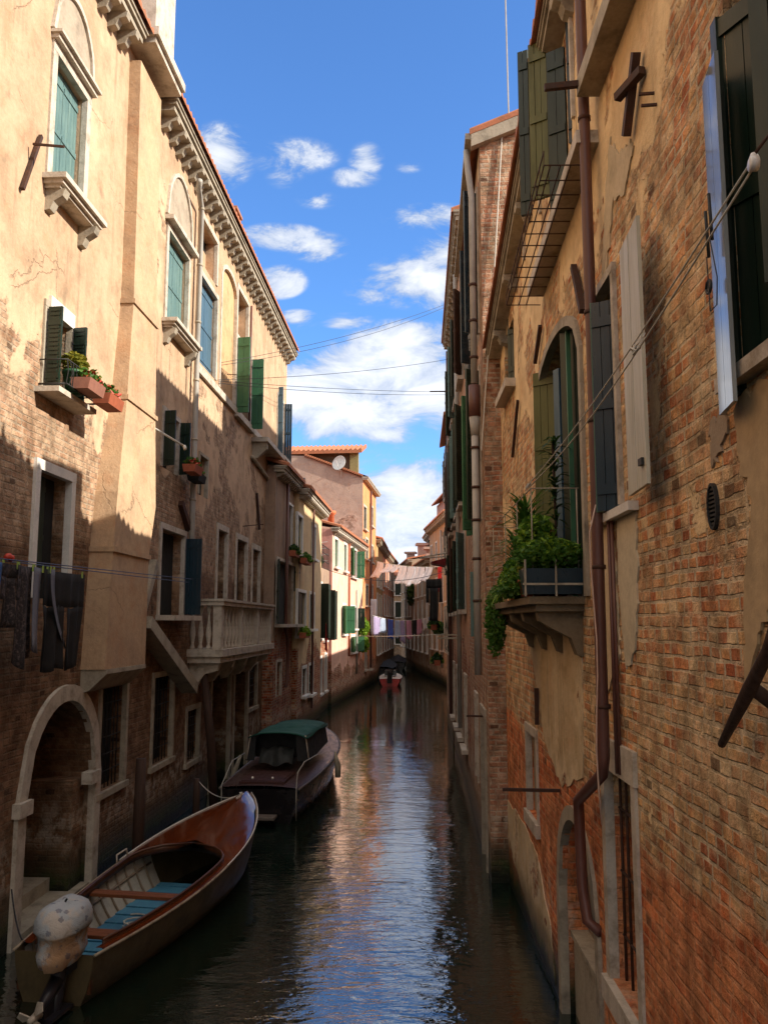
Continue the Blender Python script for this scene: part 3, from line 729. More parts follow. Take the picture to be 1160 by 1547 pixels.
for k in range(5):
    x = bs+.1+(be_-bs-.4)*k/4; q = MB()
    q.prism([(.0, zb_-.62), (-.15, zb_-.58), (-.3, zb_-.36), (-.55, zb_-.3), (-.6, zb_-.141), (.0, zb_-.141)], 0, x, x+.17); q.build('corbel', M_stone, bal)
# drainpipes
def pipe(h, par, pts, r, mat, name='drainpipe', clips=()):
    m = MB(); m.tube([(a, d*h.out, z) for a, d, z in pts], r, 10)
    o = m.build(name, mat, par)
    return o
s_, z_ = h.px(297, 290, .12)
def pv(u, v, d=.1):
    a, z = h.px(u, v, d); return (a, d, z)
pts = [pv(302, 272, .3), pv(300, 285, .22), pv(297, 300, .12), pv(297, 560, .12), pv(296, 690, .12), pv(294, 755, .12), pv(291, 880, .12)]
ss_ = pts[3][0]; pts = [(p[0] if i < 2 else ss_, p[1], p[2]) for i, p in enumerate(pts)]
pp = pipe(h, Rt, pts, .055, M_whitepipe); m = MB()
for k in range(7): z = pts[-1][2]+.4+k*1.2; m.tube([(ss_, -.12, z-.02), (ss_, -.12, z+.02)], .066, 10)
m.build('pipe_clip', M_stonedk, pp)
m = MB(); a, z = h.px(378, 690); b2, z2 = h.px(430, 762); m.tube([(a, -.06, z), (b2, -.06, z2)], .05, 8); m.build('drainpipe', M_stonedk, Rt)
pts = [pv(380, 462, .05), pv(380, 640, .05)]; pipe(h, Rt, [(pts[0][0], .05, pts[0][2]), (pts[0][0], .05, pts[1][2])], .03, M_brownpipe)
# slanted stone flue below the chimney breast (sloping slab running down to the right)
a0, z0 = h.px(228, 940, .3); a1, z1 = h.px(298, 1040, .3)
m = MB(); m.beam((a0, -.16, z0), (a1, -.16, z1), .30, .2); m.beam((h.S(228, 850), -.06, h.Z(228, 850)), (a0, -.1, z0), .12, .16); m.build('sloping_flue', M_stonedk, Rt)
# iron wall anchors
def bar(h, par, u0, v0, u1, v1, d0, d1, r=.02, name='iron_bar', mat=None, sq=True):
    a, z = h.px(u0, v0, d0); c, zz = h.px(u1, v1, d1); m = MB()
    m.beam((a, d0*h.out, z), (c, d1*h.out, zz), r*2, r*2); return m.build(name, mat or M_iron, par)
o = bar(h, Rt, 34, 285, 62, 205, .04, .04, .022, 'wall_anchor'); bar(h, o, 50, 217, 97, 221, .06, .45, .012, 'peg')
bar(h, Rt, 343, 565, 357, 566, .03, .3, .008, 'peg')
bar(h, Rt, 367, 795, 398, 792, .03, .5, .01, 'peg'); bar(h, Rt, 388, 745, 392, 800, .03, .05, .03, 'wall_anchor')
bar(h, Rt, 272, 760, 285, 800, .03, .05, .06, 'wall_anchor')
m = MB(); a, z = h.px(190, 700, .33)

# ================================================================ RIGHT HOUSE 1 : near brick house
W_R1 = wall_mat('ochre_brick_wall', (.76, .57, .33), (.62, .44, .24), BR_r1, (.66, .52, .34), z0=-1., z1=7.8, c0=.02, c1=.56, pscale=.75, stain=.32, wash=.6, relief=1.6, bh=.076, bw=.25,
                bands=[(-1., 2.3, (1.05, .46, .28), .9)], wet=.4)
h = R1 = House('brick_house', (1.53-.018*6, -6), (1.53+.018*12.4, 12.4), 1, 'nearest brick house on the right bank with brown drainpipe, plant balcony and open shutters')
Rt = R1.root; P = h.P
eF, eN = h.px(750, 400, .26), h.px(814, 0, .26); ESL = (eN[1]-eF[1])/(eN[0]-eF[0]); zE = eF[1]+ESL*(h.L-eF[0])
def ZE(s): return zE+(s-h.L)*ESL
r_N = (h.S(1108, 300), h.S(1175, 300), 4.72, 7.15)
r_M = (h.S(938, 600), h.S(898, 600), 4.45, 6.35)
r_M = (h.S(934, 600), h.S(897, 600), h.Z(910, 778), h.Z(910, 440))
r_Bd = (h.S(882, 700), h.S(815, 700), 3.82, 6.35)
r_TW = (h.S(868, 200), h.S(835, 200), 7.95, 9.1)
r_TW2 = (h.S(822, 200)+.3, h.S(800, 200)+.5, 7.95, 9.1)
r_TN = (h.S(1000, 20)-.9, h.S(945, 20)-.6, 7.9, 9.0)
def srt(r): return (min(r[0], r[1]), max(r[0], r[1]), r[2], r[3])
r_N, r_M, r_Bd, r_TW, r_TW2, r_TN = map(srt, (r_N, r_M, r_Bd, r_TW, r_TW2, r_TN))
r_s1 = h.rect(798, 812, 1110, 1232); r_s2 = h.rect(755, 763, 1072, 1178)
r_bw = h.rect(921, 962, 1175, 1505)
r_ni = srt((h.S(850, 1400), h.S(903, 1400), -.3, h.Z(868, 1240)))
r_do = srt((h.S(743.5, 1150), h.S(752, 1150), -.3, h.Z(748, 1065)))
r_m2 = h.rect(762, 776, 430, 590)
hl = [(*r_N, .2), (*r_M, .2), (*r_Bd, .25, .45), (*r_TW, .2), (*r_TW2, .2), (*r_s1, .07), (*r_s2, .07), (*r_bw, .28), (*r_ni, .25, .75), (*r_do, .5, .4), (*r_m2, .2)]
facade(h, 0, h.L, zE-.02, hl, W_R1, depth=8, zback=zE+1.8)
m = MB(); z_ = zE-.02; m.add([P(0, 0, z_), P(h.L, 0, z_), P(0, 0, ZE(0)), P(0, -7, z_), P(0, -7, ZE(0)), P(h.L, -7, z_)], [(0, 1, 2), (0, 2, 4, 3), (2, 1, 5, 4)]); m.build('upper_wall', W_R1, Rt)
cornice(h, 0, h.L-.1, ZE(0), .22, .20, 1.15, mat=M_stonedk, hh=.14, zslope=ESL)
m = MB(); LL = h.L-.05; n = int(LL/.2)*6
m.grid(lambda i, j: (LL*i, .27-5.2*j, ZE(LL*i)+.06+.04*sin(2*pi*LL*i/.2)+j*1.7), n, 2, False)
m.grid(lambda i, j: (LL*i, .271, ZE(LL*i)+.01+j*(.06+.04*sin(2*pi*LL*i/.2))), n, 1, False); m.quad((0, .27, ZE(0)+.01), (LL, .27, ZE(LL)+.01), (LL, -4.9, ZE(LL)+1.7), (0, -4.9, ZE(0)+1.7)); m.build('roof', M_tile, Rt)
def block(par, a, b, d0, d1, z0, z1, mat, name):
    m = MB(); m.box(a, b, d0*h.out, d1*h.out, z0, z1); return m.build(name, mat, par)
# near window : dark leaf standing square to the wall, glossy outer leaf beyond it
wN = window(h, *r_N, M_dkgreen, fill='none', w=.08, fmat=M_stone, fr=False)
sN = r_N[0]
def toL(P3): q = h.loc(P3); return (q[0], q[1]*h.out, q[2])
Pn = atY(1088, 40, 3.25); Pn2 = atY(1103, 600, 3.35)
zt_, zb2 = h.Z(1104, 40, .10), h.Z(1104, 603, .10)
sA = h.S(1094, 300, .10); sB = h.S(1069, 300, .07)
leafpanel(wN, (sA, .10), (sB, .06), zb2-.02, h.Z(1080, 90, .08), M_gloss, .02, 2, name='pale_shutter', battens=False)
dN = 1.0
def plan(u, v, Y): q = toL(atY(u, v, Y)); return (q[0], q[1])
A_ = plan(1102, 300, 3.7); B_ = plan(1235, 300, 3.3)
zt2 = atY(1104, 32, 3.7).z; zb3 = atY(1110, 598, 3.7).z
leafpanel(wN, A_, B_, zb3, zt2, M_dkgreen, .045, 3, battens=False)
m = MB(); 
for z in (zb3+.06, zt2-.06, (zb3+zt2)/2): m.beam((A_[0], A_[1], z), (B_[0], B_[1], z), .075, .09)
m.beam((A_[0], A_[1], zb3), (A_[0], A_[1], zt2), .07, .07); m.build('shutter_rail', M_dkgreen, wN)
A2 = plan(1150, 300, 3.05); B2 = plan(1215, 300, 2.95)
leafpanel(wN, A2, B2, zb3+.25, zt2+.5, M_dkgreen, .04, 2, battens=False)
m = MB(); m.box(r_N[0]-.2, h.S(1108, 600)+.04, -.05, .07, r_N[2]-.07, r_N[2]+.0); m.build('sill', M_stone, wN)
# hooks and cord on the pale shutter
m = MB(); a, z = h.px(1074, 330, .12); m.tube([(a, .12, z-.1), (a, .125, z+.12)], .008, 6); m.tube([(a+.05, .12, z-.16), (a+.05, .125, z+.06)], .008, 6)
m.tube([(a, .13, z-.1), (a-.06, .13, z-.3), (a-.04, .13, z-.42), (a+.04, .13, z-.42), (a+.05, .13, z-.16)], .003, 5)
c_, zc_ = h.px(1072, 433, .12); m.tube([(c_+.03*cos(t*pi/6), .125, zc_+.03*sin(t*pi/6)) for t in range(13)], .007, 6); m.build('shutter_hook', M_blackiron, wN)
# middle window
wM = window(h, *r_M, M_dkgreen, fill='glass', w=.06, fmat=M_stone)
Yh = h.A[1]+h.S(938, 600)
A_ = plan(940, 600, 5.84); B_ = plan(897, 600, 5.95)
leafpanel(wM, A_, B_, atY(915, 772, 5.9).z, atY(915, 456, 5.9).z, M_navy, .04, 3)
A_ = plan(905, 600, 6.02); B_ = plan(894, 600, 6.03)
leafpanel(wM, A_, B_, atY(900, 775, 6.02).z, atY(900, 458, 6.02).z, simple('pale_green_shutter_edge', (.14, .24, .15), .5), .03, 1, battens=False)
sA = h.S(945, 550, .10); sB = h.S(973, 550, .13)
leafpanel(wM, (sA, .10), (sB, .13), h.Z(957, 745, .12), h.Z(950, 352, .12), M_cream, .022, 2, name='cream_shutter', battens=False)
block(wM, sB+.05, sB+.12, .13, .155, h.Z(957, 745, .12)+.12, h.Z(957, 745, .12)+.16, M_blackiron, 'shutter_catch')
block(wM, h.S(965, 770), h.S(905, 770), -.02, .07, r_M[2]-.09, r_M[2]-.03, M_white, 'sill')
# balcony window with arched olive leaf
wB = window(h, *r_Bd, M_dkgreen, fill='none', w=.09, fmat=M_stonedk, arch=.45, pointed=False)
A_ = plan(806, 600, 8.9); B_ = plan(839, 600, 8.75)
leafpanel(wB, B_, A_, atY(820, 800, 8.8).z, atY(820, 552, 8.8).z, M_olive, .04, 3, arch=.16, name='olive_shutter')
A_ = plan(796, 600, 10.0); B_ = plan(806, 600, 9.9)
leafpanel(wB, A_, B_, atY(800, 740, 9.9).z, atY(800, 660, 9.9).z, M_navy, .04, 1)
A_ = plan(838, 600, 8.3); B_ = plan(847, 600, 8.2)
leafpanel(wB, A_, B_, 3.86, atY(840, 560, 8.3).z, M_blue, .03, 1, battens=False)
A_ = plan(850, 600, 7.75); B_ = plan(883, 600, 7.55)
leafpanel(wB, A_, B_, 3.86, atY(855, 495, 7.7).z, M_dkgreen, .04, 3, arch=-.2, battens=False)
m = MB(); p0 = toL(atY(857, 500, 7.6)); m.box(p0[0]-.02, p0[0]+.02, p0[1]-.02, p0[1]+.02, 3.84, p0[2]); m.build('shutter_post', M_green, wB)
# top windows with perpendicular leaves
wT = window(h, *r_TW, M_dkgreen, fill='glass', w=.05, fmat=M_stone); wT2 = window(h, *r_TW2, M_dkgreen, fill='none', w=.05, fmat=M_stone)
def perp(par, u0, u1, Y0, vt, vb, mat, Y1=None, planks=2, arch=0, name='shutter', louver=False, v=None):
    Y1 = Y1 or Y0; v = v or (vt+vb)/2
    A_ = plan(u0, v, Y0); B_ = plan(u1, v, Y1); um = (u0+u1)/2; Ym = (Y0+Y1)/2
    return leafpanel(par, A_, B_, atY(um, vb, Ym).z, atY(um, vt, Ym).z, mat, .04, planks, arch=arch, name=name, louver=louver)
perp(wT2, 785, 801, 7.65, 78, 325, M_dkgreen, 7.6)
perp(wT2, 801, 829, 7.45, 64, 300, M_olive, 7.35, planks=3, arch=.05, name='olive_shutter')
perp(wT, 829, 857, 7.25, 76, 320, M_dkgreen, 7.15, planks=2)
perp(wT, 857, 868, 7.0, -30, 215, M_navy, 6.95, planks=1)
perp(wT, 868, 881, 6.8, -60, 200, M_dkgreen, 6.75, planks=1)
sl0 = h.S(882, 215, .28); sl1 = h.S(797, 440, .28)
zl = h.Z(862, 212, .28)
lz1 = h.Z(800, 425, .28)
m = MB(); q1_, q2_ = h.px(868, 216, .16), h.px(798, 440, .16); sl0, sl1, zl = q1_[0], q2_[0], q1_[1]; m.beam((sl0-.1, .06, q1_[1]), (sl1, .06, q2_[1]), .22, .11); m.build('sill', M_stone, wT)
dz_ = (q2_[1]-q1_[1])/(q2_[0]-q1_[0])
# wire plant guard hanging out over the long sill
m = MB(); g0, g1, gz = sl0+.12, sl1+.1, zl-.1; G = lambda x, d, dz: (x, d, gz+(x-sl0)*dz_+dz)
for d in (.17, .25, .33): m.tube([G(g0, d, 0), G(g1, d, 0)], .006, 5)
for k in range(13): x = g0+(g1-g0)*k/12; m.tube([G(x, .02, .0), G(x, .38, .0), G(x, .38, .12)], .006, 5)
for zz in (0, .11): m.tube([G(g0, .38, zz), G(g1, .38, zz)], .006, 5)
m.build('wire_guard', M_iron, wT)
# upper near window ledge (frame top)
wO = window(h, *r_TN, M_dkgreen, fill='glass', w=.08, fmat=M_stone)
block(wO, h.S(884, 110, .1), h.S(950, 10, .1)-.4, -.03, .17, h.Z(884, 108, .17), h.Z(884, 108, .17)+.14, M_stonedk, 'sill')
# bricked-up small windows
M_rend = simple('grey_brown_render', (.34, .26, .18), .9, .4, 3, bump=.5)
for r in (r_s1, r_s2):
    m = MB(); m.quad((r[0], -.068, r[2]), (r[1], -.068, r[2]), (r[1], -.068, r[3]), (r[0], -.068, r[3])); o = m.build('blocked_window', M_rend, Rt)
    frame(h, o, *r, w=.09, proud=.02, mat=M_stone)
    block(o, r[0]-.12, r[1]+.12, -.05, .05, r[2]-.14, r[2]-.001, M_stone, 'sill')
m = MB(); m.quad((r_m2[0], -.19, r_m2[2]), (r_m2[1], -.19, r_m2[2]), (r_m2[1], -.19, r_m2[3]), (r_m2[0], -.19, r_m2[3])); wm2 = m.build('window', M_dark, Rt)
perp(wm2, 762, 770, 12.3, 432, 580, M_dkgreen, 12.2); perp(wm2, 768, 778, 11.4, 432, 572, M_dkgreen, 11.3)
block(wm2, r_m2[0]-.1, r_m2[1]+.1, -.03, .14, r_m2[2]-.12, r_m2[2]-.01, M_stone, 'sill')
wm2['label'] = 'narrow window with dark shutters beside the brick end of the wall'
# barred ground window
m = MB(); a, b_, c, d = r_bw; m.quad((a, -.27, c), (b_, -.27, c), (b_, -.27, d), (a, -.27, d)); wn = m.build('barred_window', M_rend, Rt)
block(wn, a-.12, b_+.1, -.05, .03, d-.002, d+.22, M_stone, 'lintel'); block(wn, a-.1, a+.004, -.05, .02, c, d-.003, M_stone, 'frame'); block(wn, b_-.004, b_+.1, -.05, .02, c, d-.003, M_stone, 'frame')
block(wn, a-.1, b_+.1, -.1, .06, c-.16, c-.001, M_stone, 'sill')
m = MB(); m.box(a+.02, a+.2, -.25, -.19, c, d)
for k in range(5): x = a+.04+(b_-a-.08)*k/4; m.tube([(x, -.09, c), (x, -.09, d)], .011, 6)
for z in (c+.3, (c+d)/2, d-.3): m.tube([(a, -.09, z), (b_, -.09, z)], .010, 6)
m.build('bars', M_iron, wn)
# blocked archway at the water
a, b_, c, d = r_ni; m = MB(); m.quad((a, -.24, c), (b_, -.24, c), (b_, -.24, d), (a, -.24, d)); wn = m.build('blocked_archway', M_rend, Rt)
frame(h, wn, a, b_, c, d, w=.12, proud=.03, arch=.75, mat=M_stonedk)
zz = h.Z(880, 1470); block(wn, a+.002, b_-.002, -.235, -.10, c, zz, M_stonedk, 'threshold'); block(wn, a+.002, b_-.002, -.235, -.07, zz, zz+.05, M_stonedk, 'ledge')
a, b_, c, d = r_do; m = MB(); m.quad((a, -.48, c), (b_, -.48, c), (b_, -.48, d), (a, -.48, d)); wn = m.build('water_door', M_dark, Rt)
frame(h, wn, a, b_, c, d, w=.16, proud=.04, arch=.4, mat=M_stone, pointed=True)
# brown drainpipe with dog-leg and its twin conduits
def pr(u, v, d=.1): s_, z_ = h.px(u, v, d); return (s_, d, z_)
spp = h.S(893, 500, .1)
top = h.Z(890, 0, .1)
p_e = pr(902, 1165, .12); p_f = pr(872, 1208, .12); p_g = pr(872, 1330, .1); p_h = pr(880, 1372, .02)
pts = [(spp, .22, ZE(spp)-.15), (spp, .14, ZE(spp)-.35), (spp, .1, ZE(spp)-.6), (spp, .1, h.Z(893, 600, .1)), (spp, .11, p_e[2]+.12), (spp+.03, .12, p_e[2]), (p_f[0]-.04, .12, p_f[2]), (p_f[0], .11, p_f[2]-.12), (p_f[0], .1, p_g[2]), (p_f[0]-.06, .08, p_h[2]+.05), (p_f[0]-.16, .0, p_h[2])]
m = MB(); m.tube(pts, .043, 12); pp = m.build('drainpipe', M_brownpipe, Rt)
m = MB()
for v in (150, 470, 640, 860, 1060): z = h.Z(893, v, .1); m.tube([(spp, .1, z-.015), (spp, .1, z+.015)], .050, 12)
m.build_each('pipe_clip', M_iron, pp)
m = MB(); s2 = spp-.075; zz = h.Z(905, 780, .04)
m.tube([(s2, .04, zz), (s2, .04, h.Z(905, 1150, .04))], .014, 8); m.tube([(s2-.05, .03, zz-.02), (s2-.05, .03, h.Z(905, 1150, .04))], .012, 8); m.tube([(s2-.05, .03, zz-.02), (s2+.1, .06, zz+.02)], .014, 8)
m.build('conduit', M_brownpipe, Rt)
m = MB(); zz = h.Z(900, 800, .17)
m.tube([(spp-.05, .12, zz+.2)]+[(spp-.05+.02*sin(k*1.3)-.02*k/8, .16+.01*cos(k), zz-.25*k) for k in range(9)], .006, 6); m.build('loose_cable', simple('pale_cable', (.6, .42, .33), .6), Rt)
# iron ties, anchors, vent
o = bar(h, Rt, 900, 122, 822, 123, .02, .5, .022, 'iron_tie')
q = toL(atY(822, 123, 6.3)); 
sT, zT2 = h.px(895, 123, .06); m = MB(); m.beam((sT, .0, zT2), (sT+.02, .42, zT2-.03), .04, .045); m.build('iron_tie', M_iron, Rt); bpy.data.objects.remove(o)
m = MB(); a0, z0 = h.px(963, 78, .04); a1, z1 = h.px(948, 205, .04); m.beam((a0, .05, z0), (a1, .05, z1), .05, .06); a2, z2 = h.px(940, 140, .1); m.beam((a2-.2, .03, z2+.02), (a2+.05, .12, z2), .05, .05); m.build('wall_anchor', M_iron, Rt)
m = MB(); a0, z0 = h.px(988, 140, .0)
for dz in (0, -.1): m.beam((a0+dz*.4, 0, z0+dz), (a0+dz*.4+.01, .09, z0+dz), .015, .015)
m.build('wall_pin', M_iron, Rt)
for (u0, v0, u1, v1, r_) in ((816, 492, 808, 548, .02), (782, 605, 774, 690, .018), (866, 402, 880, 470, .025), (810, 1040, 811, 1095, .022)):
    m = MB(); a0, z0 = h.px(u0, v0, .04); a1, z1 = h.px(u1, v1, .04); m.beam((a0, .04, z0), (a1, .04, z1), r_*2, r_*2); m.build('wall_anchor', M_iron, Rt)
for (u, v, L) in ((843, 1195, .55), (752, 1083, .5)):
    m = MB(); a0, z0 = h.px(u, v, .02); m.beam((a0, -.05, z0), (a0, L, z0+.01), .03, .03); m.build('iron_rod', M_iron, Rt)
m = MB(); a0, z0 = h.px(1080, 765, .0)
for k in range(20):
    t = k/20*2*pi; t2 = (k+1)/20*2*pi
    m.hexa([(a0+.05*cos(t), -.01, z0+.1*sin(t)), (a0+.05*cos(t2), -.01, z0+.1*sin(t2)), (a0+.05*cos(t2), .02, z0+.1*sin(t2)), (a0+.05*cos(t), .02, z0+.1*sin(t)),
            (a0+.062*cos(t), -.01, z0+.115*sin(t)), (a0+.062*cos(t2), -.01, z0+.115*sin(t2)), (a0+.062*cos(t2), .02, z0+.115*sin(t2)), (a0+.062*cos(t), .02, z0+.115*sin(t))])
for k in range(-4, 5): z = z0+k*.021; w = .05*sqrt(1-(k*.021/.1)**2); m.box(a0-w, a0+w, .0, .014, z-.005, z+.005)
m.build('vent_grille', M_blackiron, Rt)
m = MB(); m.add([(a0+.05*cos(k/20*2*pi), .003, z0+.1*sin(k/20*2*pi)) for k in range(20)], [tuple(range(20))]); m.build('vent_opening', M_dark, Rt)
# forged iron bracket at the right edge of the frame
m = MB(); a0, z0 = h.px(1160, 985, .12); a1, z1 = h.px(1083, 1125, .10); am, zm = h.px(1130, 1045, .1)
m.tube([(a0-.3, .16, z0+.25), (a0, .12, z0), (am, .1, zm), (a1, .08, z1)], [.026, .026, .03, .018], 8); m.tube([(am, .1, zm+.03), (am, .0, zm-.05)], .03, 8); m.build('iron_bracket', M_wood, Rt)
# smooth repair plaster patches
Mp = simple('smooth_render_patch', (.56, .45, .29), .9, .3, 3, bump=.25)
def patch(pts, dd=.012, mat=Mp, jit=.0):
    """rendered patch of real thickness on the wall, its outline wobbled"""
    rnd = random.Random(len(pts)*17+int(pts[0][0])); L = []
    q = [h.px(u, v) for u, v in pts]
    for i, p in enumerate(q):
        n_ = q[(i+1) % len(q)]; k = 7
        for j in range(k): t = j/k; L.append((p[0]+(n_[0]-p[0])*t+rnd.gauss(0, .012), p[1]+(n_[1]-p[1])*t+rnd.gauss(0, .016)))
    m = MB(); n = len(L)
    m.add([(x, dd, z) for x, z in L]+[(x, -.01, z) for x, z in L], [tuple(range(n))]+[(i, (i+1) % n, n+(i+1) % n, n+i) for i in range(n)])
    return m.build('render_patch', mat, Rt)
patch([(922, 215), (938, 232), (953, 210), (958, 225), (945, 290), (928, 300), (917, 420), (910, 440), (915, 330)])
patch([(934, 775), (961, 760), (966, 860), (962, 985), (948, 1010), (936, 880)], mat=simple('pale_render_patch', (.60, .52, .37), .9, .3, 3, bump=.25))
patch([(1075, 640), (1100, 615), (1102, 650), (1086, 690), (1078, 700)], mat=M_rend)
patch([(1112, 610), (1175, 560), (1175, 900), (1150, 960), (1130, 1060), (1128, 900), (1140, 760), (1118, 690)], dd=.014, mat=simple('ochre_render_patch', (.50, .36, .20), .9, .4, 2, bump=.3))
patch([(908, 790), (925, 775), (934, 900), (938, 990), (915, 1060), (910, 960)], mat=simple('cream_render_patch', (.72, .58, .38), .9, .3, 3, bump=.25))
# balcony slab with corbels, rail
d0 = .46
bA = h.S(886, 900)+.08; bB = h.S(757, 960, .0)-2.2
bA = 12.95-6+6; bA = h.S(884, 905); bB = h.S(741, 930, d0)
z0 = 3.82
M_slab = simple('stained_balcony_stone', (.20, .15, .09), .9, .5, 4, bump=.8, bscale=18)
bal = MB(); bal.box(bA, bB, -.05, d0, z0-.06, z0); bal.box(bA+.05, bB-.05, -.05, d0-.06, z0-.12, z0-.06); bal = bal.build('balcony', M_slab, Rt)
for k in range(4):
    x = bA+.12+(bB-bA-.45)*k/3; q = MB(); q.prism([(-.02, z0-.50), (.05, z0-.48), (.10, z0-.34), (.26, z0-.26), (.36, z0-.2), (.38, z0-.121), (-.02, z0-.121)], 0, x, x+.14); q.build('corbel', M_slab, bal)
m = MB(); zR = atY(800, 742, 7.2).z
for x, y in ((bA+.03, d0-.04), (bA+.03, .04), (bA+.9, d0-.04), (bA+1.8, d0-.04), (bB-.06, d0-.04)): m.tube([(x, y, z0), (x, y, zR)], .006, 6)
for zz in (z0+.3, zR): m.tube([(bA+.03, .02, zz), (bA+.03, d0-.04, zz), (bB-.06, d0-.04, zz), (bB-.06, .02, zz)], .006, 6)
m.build('railing', M_stonedk, bal)
# planter on the end of the balcony
pl = empty('planter_box', (0, 0, 0), label='dark planter box in a pale metal frame on the right bank balcony', cat='planter')
pl.matrix_world = Rt.matrix_world
pl.location = Rt.location; pl.rotation_euler = Rt.rotation_euler
m = MB(); m.hexa([(bA-.02, .03, z0+.02), (bA-.02, d0+.02, z0+.02), (bA+.2, d0+.02, z0+.02), (bA+.2, .03, z0+.02), (bA-.06, .01, z0+.23), (bA-.06, d0+.05, z0+.23), (bA+.24, d0+.05, z0+.23), (bA+.24, .01, z0+.23)]); m.build('box', M_navy, pl)
m = MB(); m.beam((bA-.075, .0, z0+.1), (bA-.075, d0+.06, z0+.1), .014, .018); 
for y in (.02, .25, d0+.04): m.beam((bA-.078, y, z0), (bA-.078, y, z0+.3), .014, .02, (1, 0, 0))
m.build('metal_frame', M_stonedk, pl)
def plant(h, name, label, cat, s, d, z, build, group=None):
    o = empty(name, (0, 0, 0), label=label, cat=cat, group=group)
    M = Matrix.Translation((h.A[0], h.A[1], 0)) @ Matrix.Rotation(atan2(h.e[1], h.e[0]), 4, 'Z')
    o.location = M @ Vector((s, d*h.out, z)); o.rotation_euler = (0, 0, atan2(h.e[1], h.e[0])); build(o); return o
def b_bushy(rx, ry, rz, n, size, mat, mat2=None, seed=1, droop=0.2, pot=None):
    def f(o):
        leaves((0, 0, rz*.8), (rx, ry, rz), n, size, seed, droop=droop).build('foliage', mat, o)
        if mat2: leaves((0, 0, rz), (rx*.9, ry*.9, rz*.8), n//2, size, seed+9, droop=droop).build('bright_foliage', mat2, o)
        m = MB(); rnd = random.Random(seed)
        for k in range(7): a = rnd.uniform(0, 6.28); m.tube([(0, 0, -.02), (cos(a)*rx*.3, sin(a)*ry*.3, rz*.7), (cos(a)*rx*.8, sin(a)*ry*.8, rz*1.1)], .006, 4)
        m.build('stem', LF_dark, o)
        if pot: q = MB(); q.lathe((0, 0, -pot), [(pot*.5, 0), (pot*.62, pot*.8), (pot*.7, pot*.8), (pot*.7, pot)], 12); q.build('pot', M_terra, o)
    return f
def b_blades(n, L, w, mat, seed=1, spread=1., stem=.0, pot=0):
    def f(o):
        rnd = random.Random(seed); m = MB()
        for k in range(n):
            a = rnd.uniform(0, 2*pi); el = rnd.uniform(.15, 1.25); l = L*rnd.uniform(.6, 1.1); base = Vector((0, 0, stem*rnd.uniform(.35, 1)))
            d = Vector((cos(a)*cos(el), sin(a)*cos(el), sin(el))); side = Vector((-sin(a), cos(a), 0))
            p = base.copy(); prev = None; vs = []
            for i in range(5):
                t = i/4; q = base+d*l*t+Vector((0, 0, -spread*l*.5*t*t)); ww = w*(1-t)**.7*(.6+t)
                vs += [q-side*ww, q+side*ww]
            m.add(vs, [(2*i, 2*i+1, 2*i+3, 2*i+2) for i in range(4)])
        m.build('fronds', mat, o)
        if stem: q = MB(); q.tube([(0, 0, -.05), (.01, .01, stem)], .012, 6); q.build('stem', M_wood, o)
        if pot: q = MB(); q.lathe((0, 0, -pot), [(pot*.5, 0), (pot*.62, pot*.8), (pot*.7, pot*.8), (pot*.7, pot)], 12); q.build('pot', M_terra, o)
    return f
plant(h, 'herb_plant', 'low bright green herbs filling the dark planter box', 'plant', bA+.10, .26, z0+.24, b_bushy(.26, .30, .14, 1700, .034, LF_mid, LF_lime, 3, 0))
plant(h, 'trailing_plant', 'green plant spilling over the front of the plant balcony', 'plant', bA+.9, d0-.06, z0+.06, b_bushy(.75, .20, .20, 2300, .040, LF_mid, LF_lime, 4, .1))
plant(h, 'hanging_plant', 'long trailing plant hanging lowest at the far end of the balcony', 'plant', bB-.3, d0-.02, z0-.52, b_bushy(.30, .12, .40, 800, .042, LF_mid, None, 5, .0))
plant(h, 'palm_plant', 'spiky palm with blade leaves behind the rope end', 'plant', bA+1.1, .30, z0+.18, b_blades(150, .52, .018, LF_mid, 6, .7, .70, pot=.18))
plant(h, 'spiky_plant', 'wide spiky plant at the far end of the balcony', 'plant', bA+2.1, .25, z0+.18, b_blades(110, .5, .017, LF_mid, 8, .9, .45, pot=.18))
plant(h, 'climbing_plant', 'tall leafy climber against the olive shutter', 'plant', bA+.55, .12, z0+.18, b_blades(90, .24, .022, LF_dark, 12, 1.2, 1.25, pot=.16))
plant(h, 'potted_shrub', 'bushy pale green shrub in the middle of the balcony', 'plant', bA+.55, .3, z0+.18, b_bushy(.26, .2, .32, 1100, .042, LF_mid, LF_lime, 14, 0, pot=.17))
plant(h, 'flower_pots', 'terracotta pot of brownish leaves on the balcony edge', 'plant', bA+.35, d0-.06, z0+.16, b_bushy(.1, .1, .1, 160, .04, LF_yel, None, 15, 0, pot=.15))
W_PT = wall_mat('worn_render', (.66, .54, .36), (.52, .38, .21), BR_red, (.5, .4, .27), z0=0, z1=3, c0=.62, c1=.72, pscale=1.1, stain=.55, wash=.7, wet=.35)
for k, (a_, d_, z_, n_, L_, sd) in enumerate(((.3, .38, .2, 60, .3, 61), (1.5, .38, .1, 70, .34, 62), (2.3, .4, .05, 60, .36, 63))):
    plant(h, 'grass_tuft', ('thin arching grass tuft near the planter box on the balcony', 'thin arching grass tuft at the middle of the balcony edge', 'arching grass tuft hanging at the far balcony corner')[k], 'plant', bA+a_, d_, z0+z_, b_blades(n_, L_, .007, LF_lime if k != 1 else LF_mid, sd, 1.6, .1))
patch([(765, 1205), (790, 1240), (812, 1290), (832, 1400), (840, 1490), (812, 1420), (780, 1310), (757, 1240)], dd=.01, mat=W_PT)
patch([(800, 965), (845, 950), (880, 950), (882, 1175), (850, 1190), (824, 1120), (812, 1040)], dd=.01, mat=W_PT)
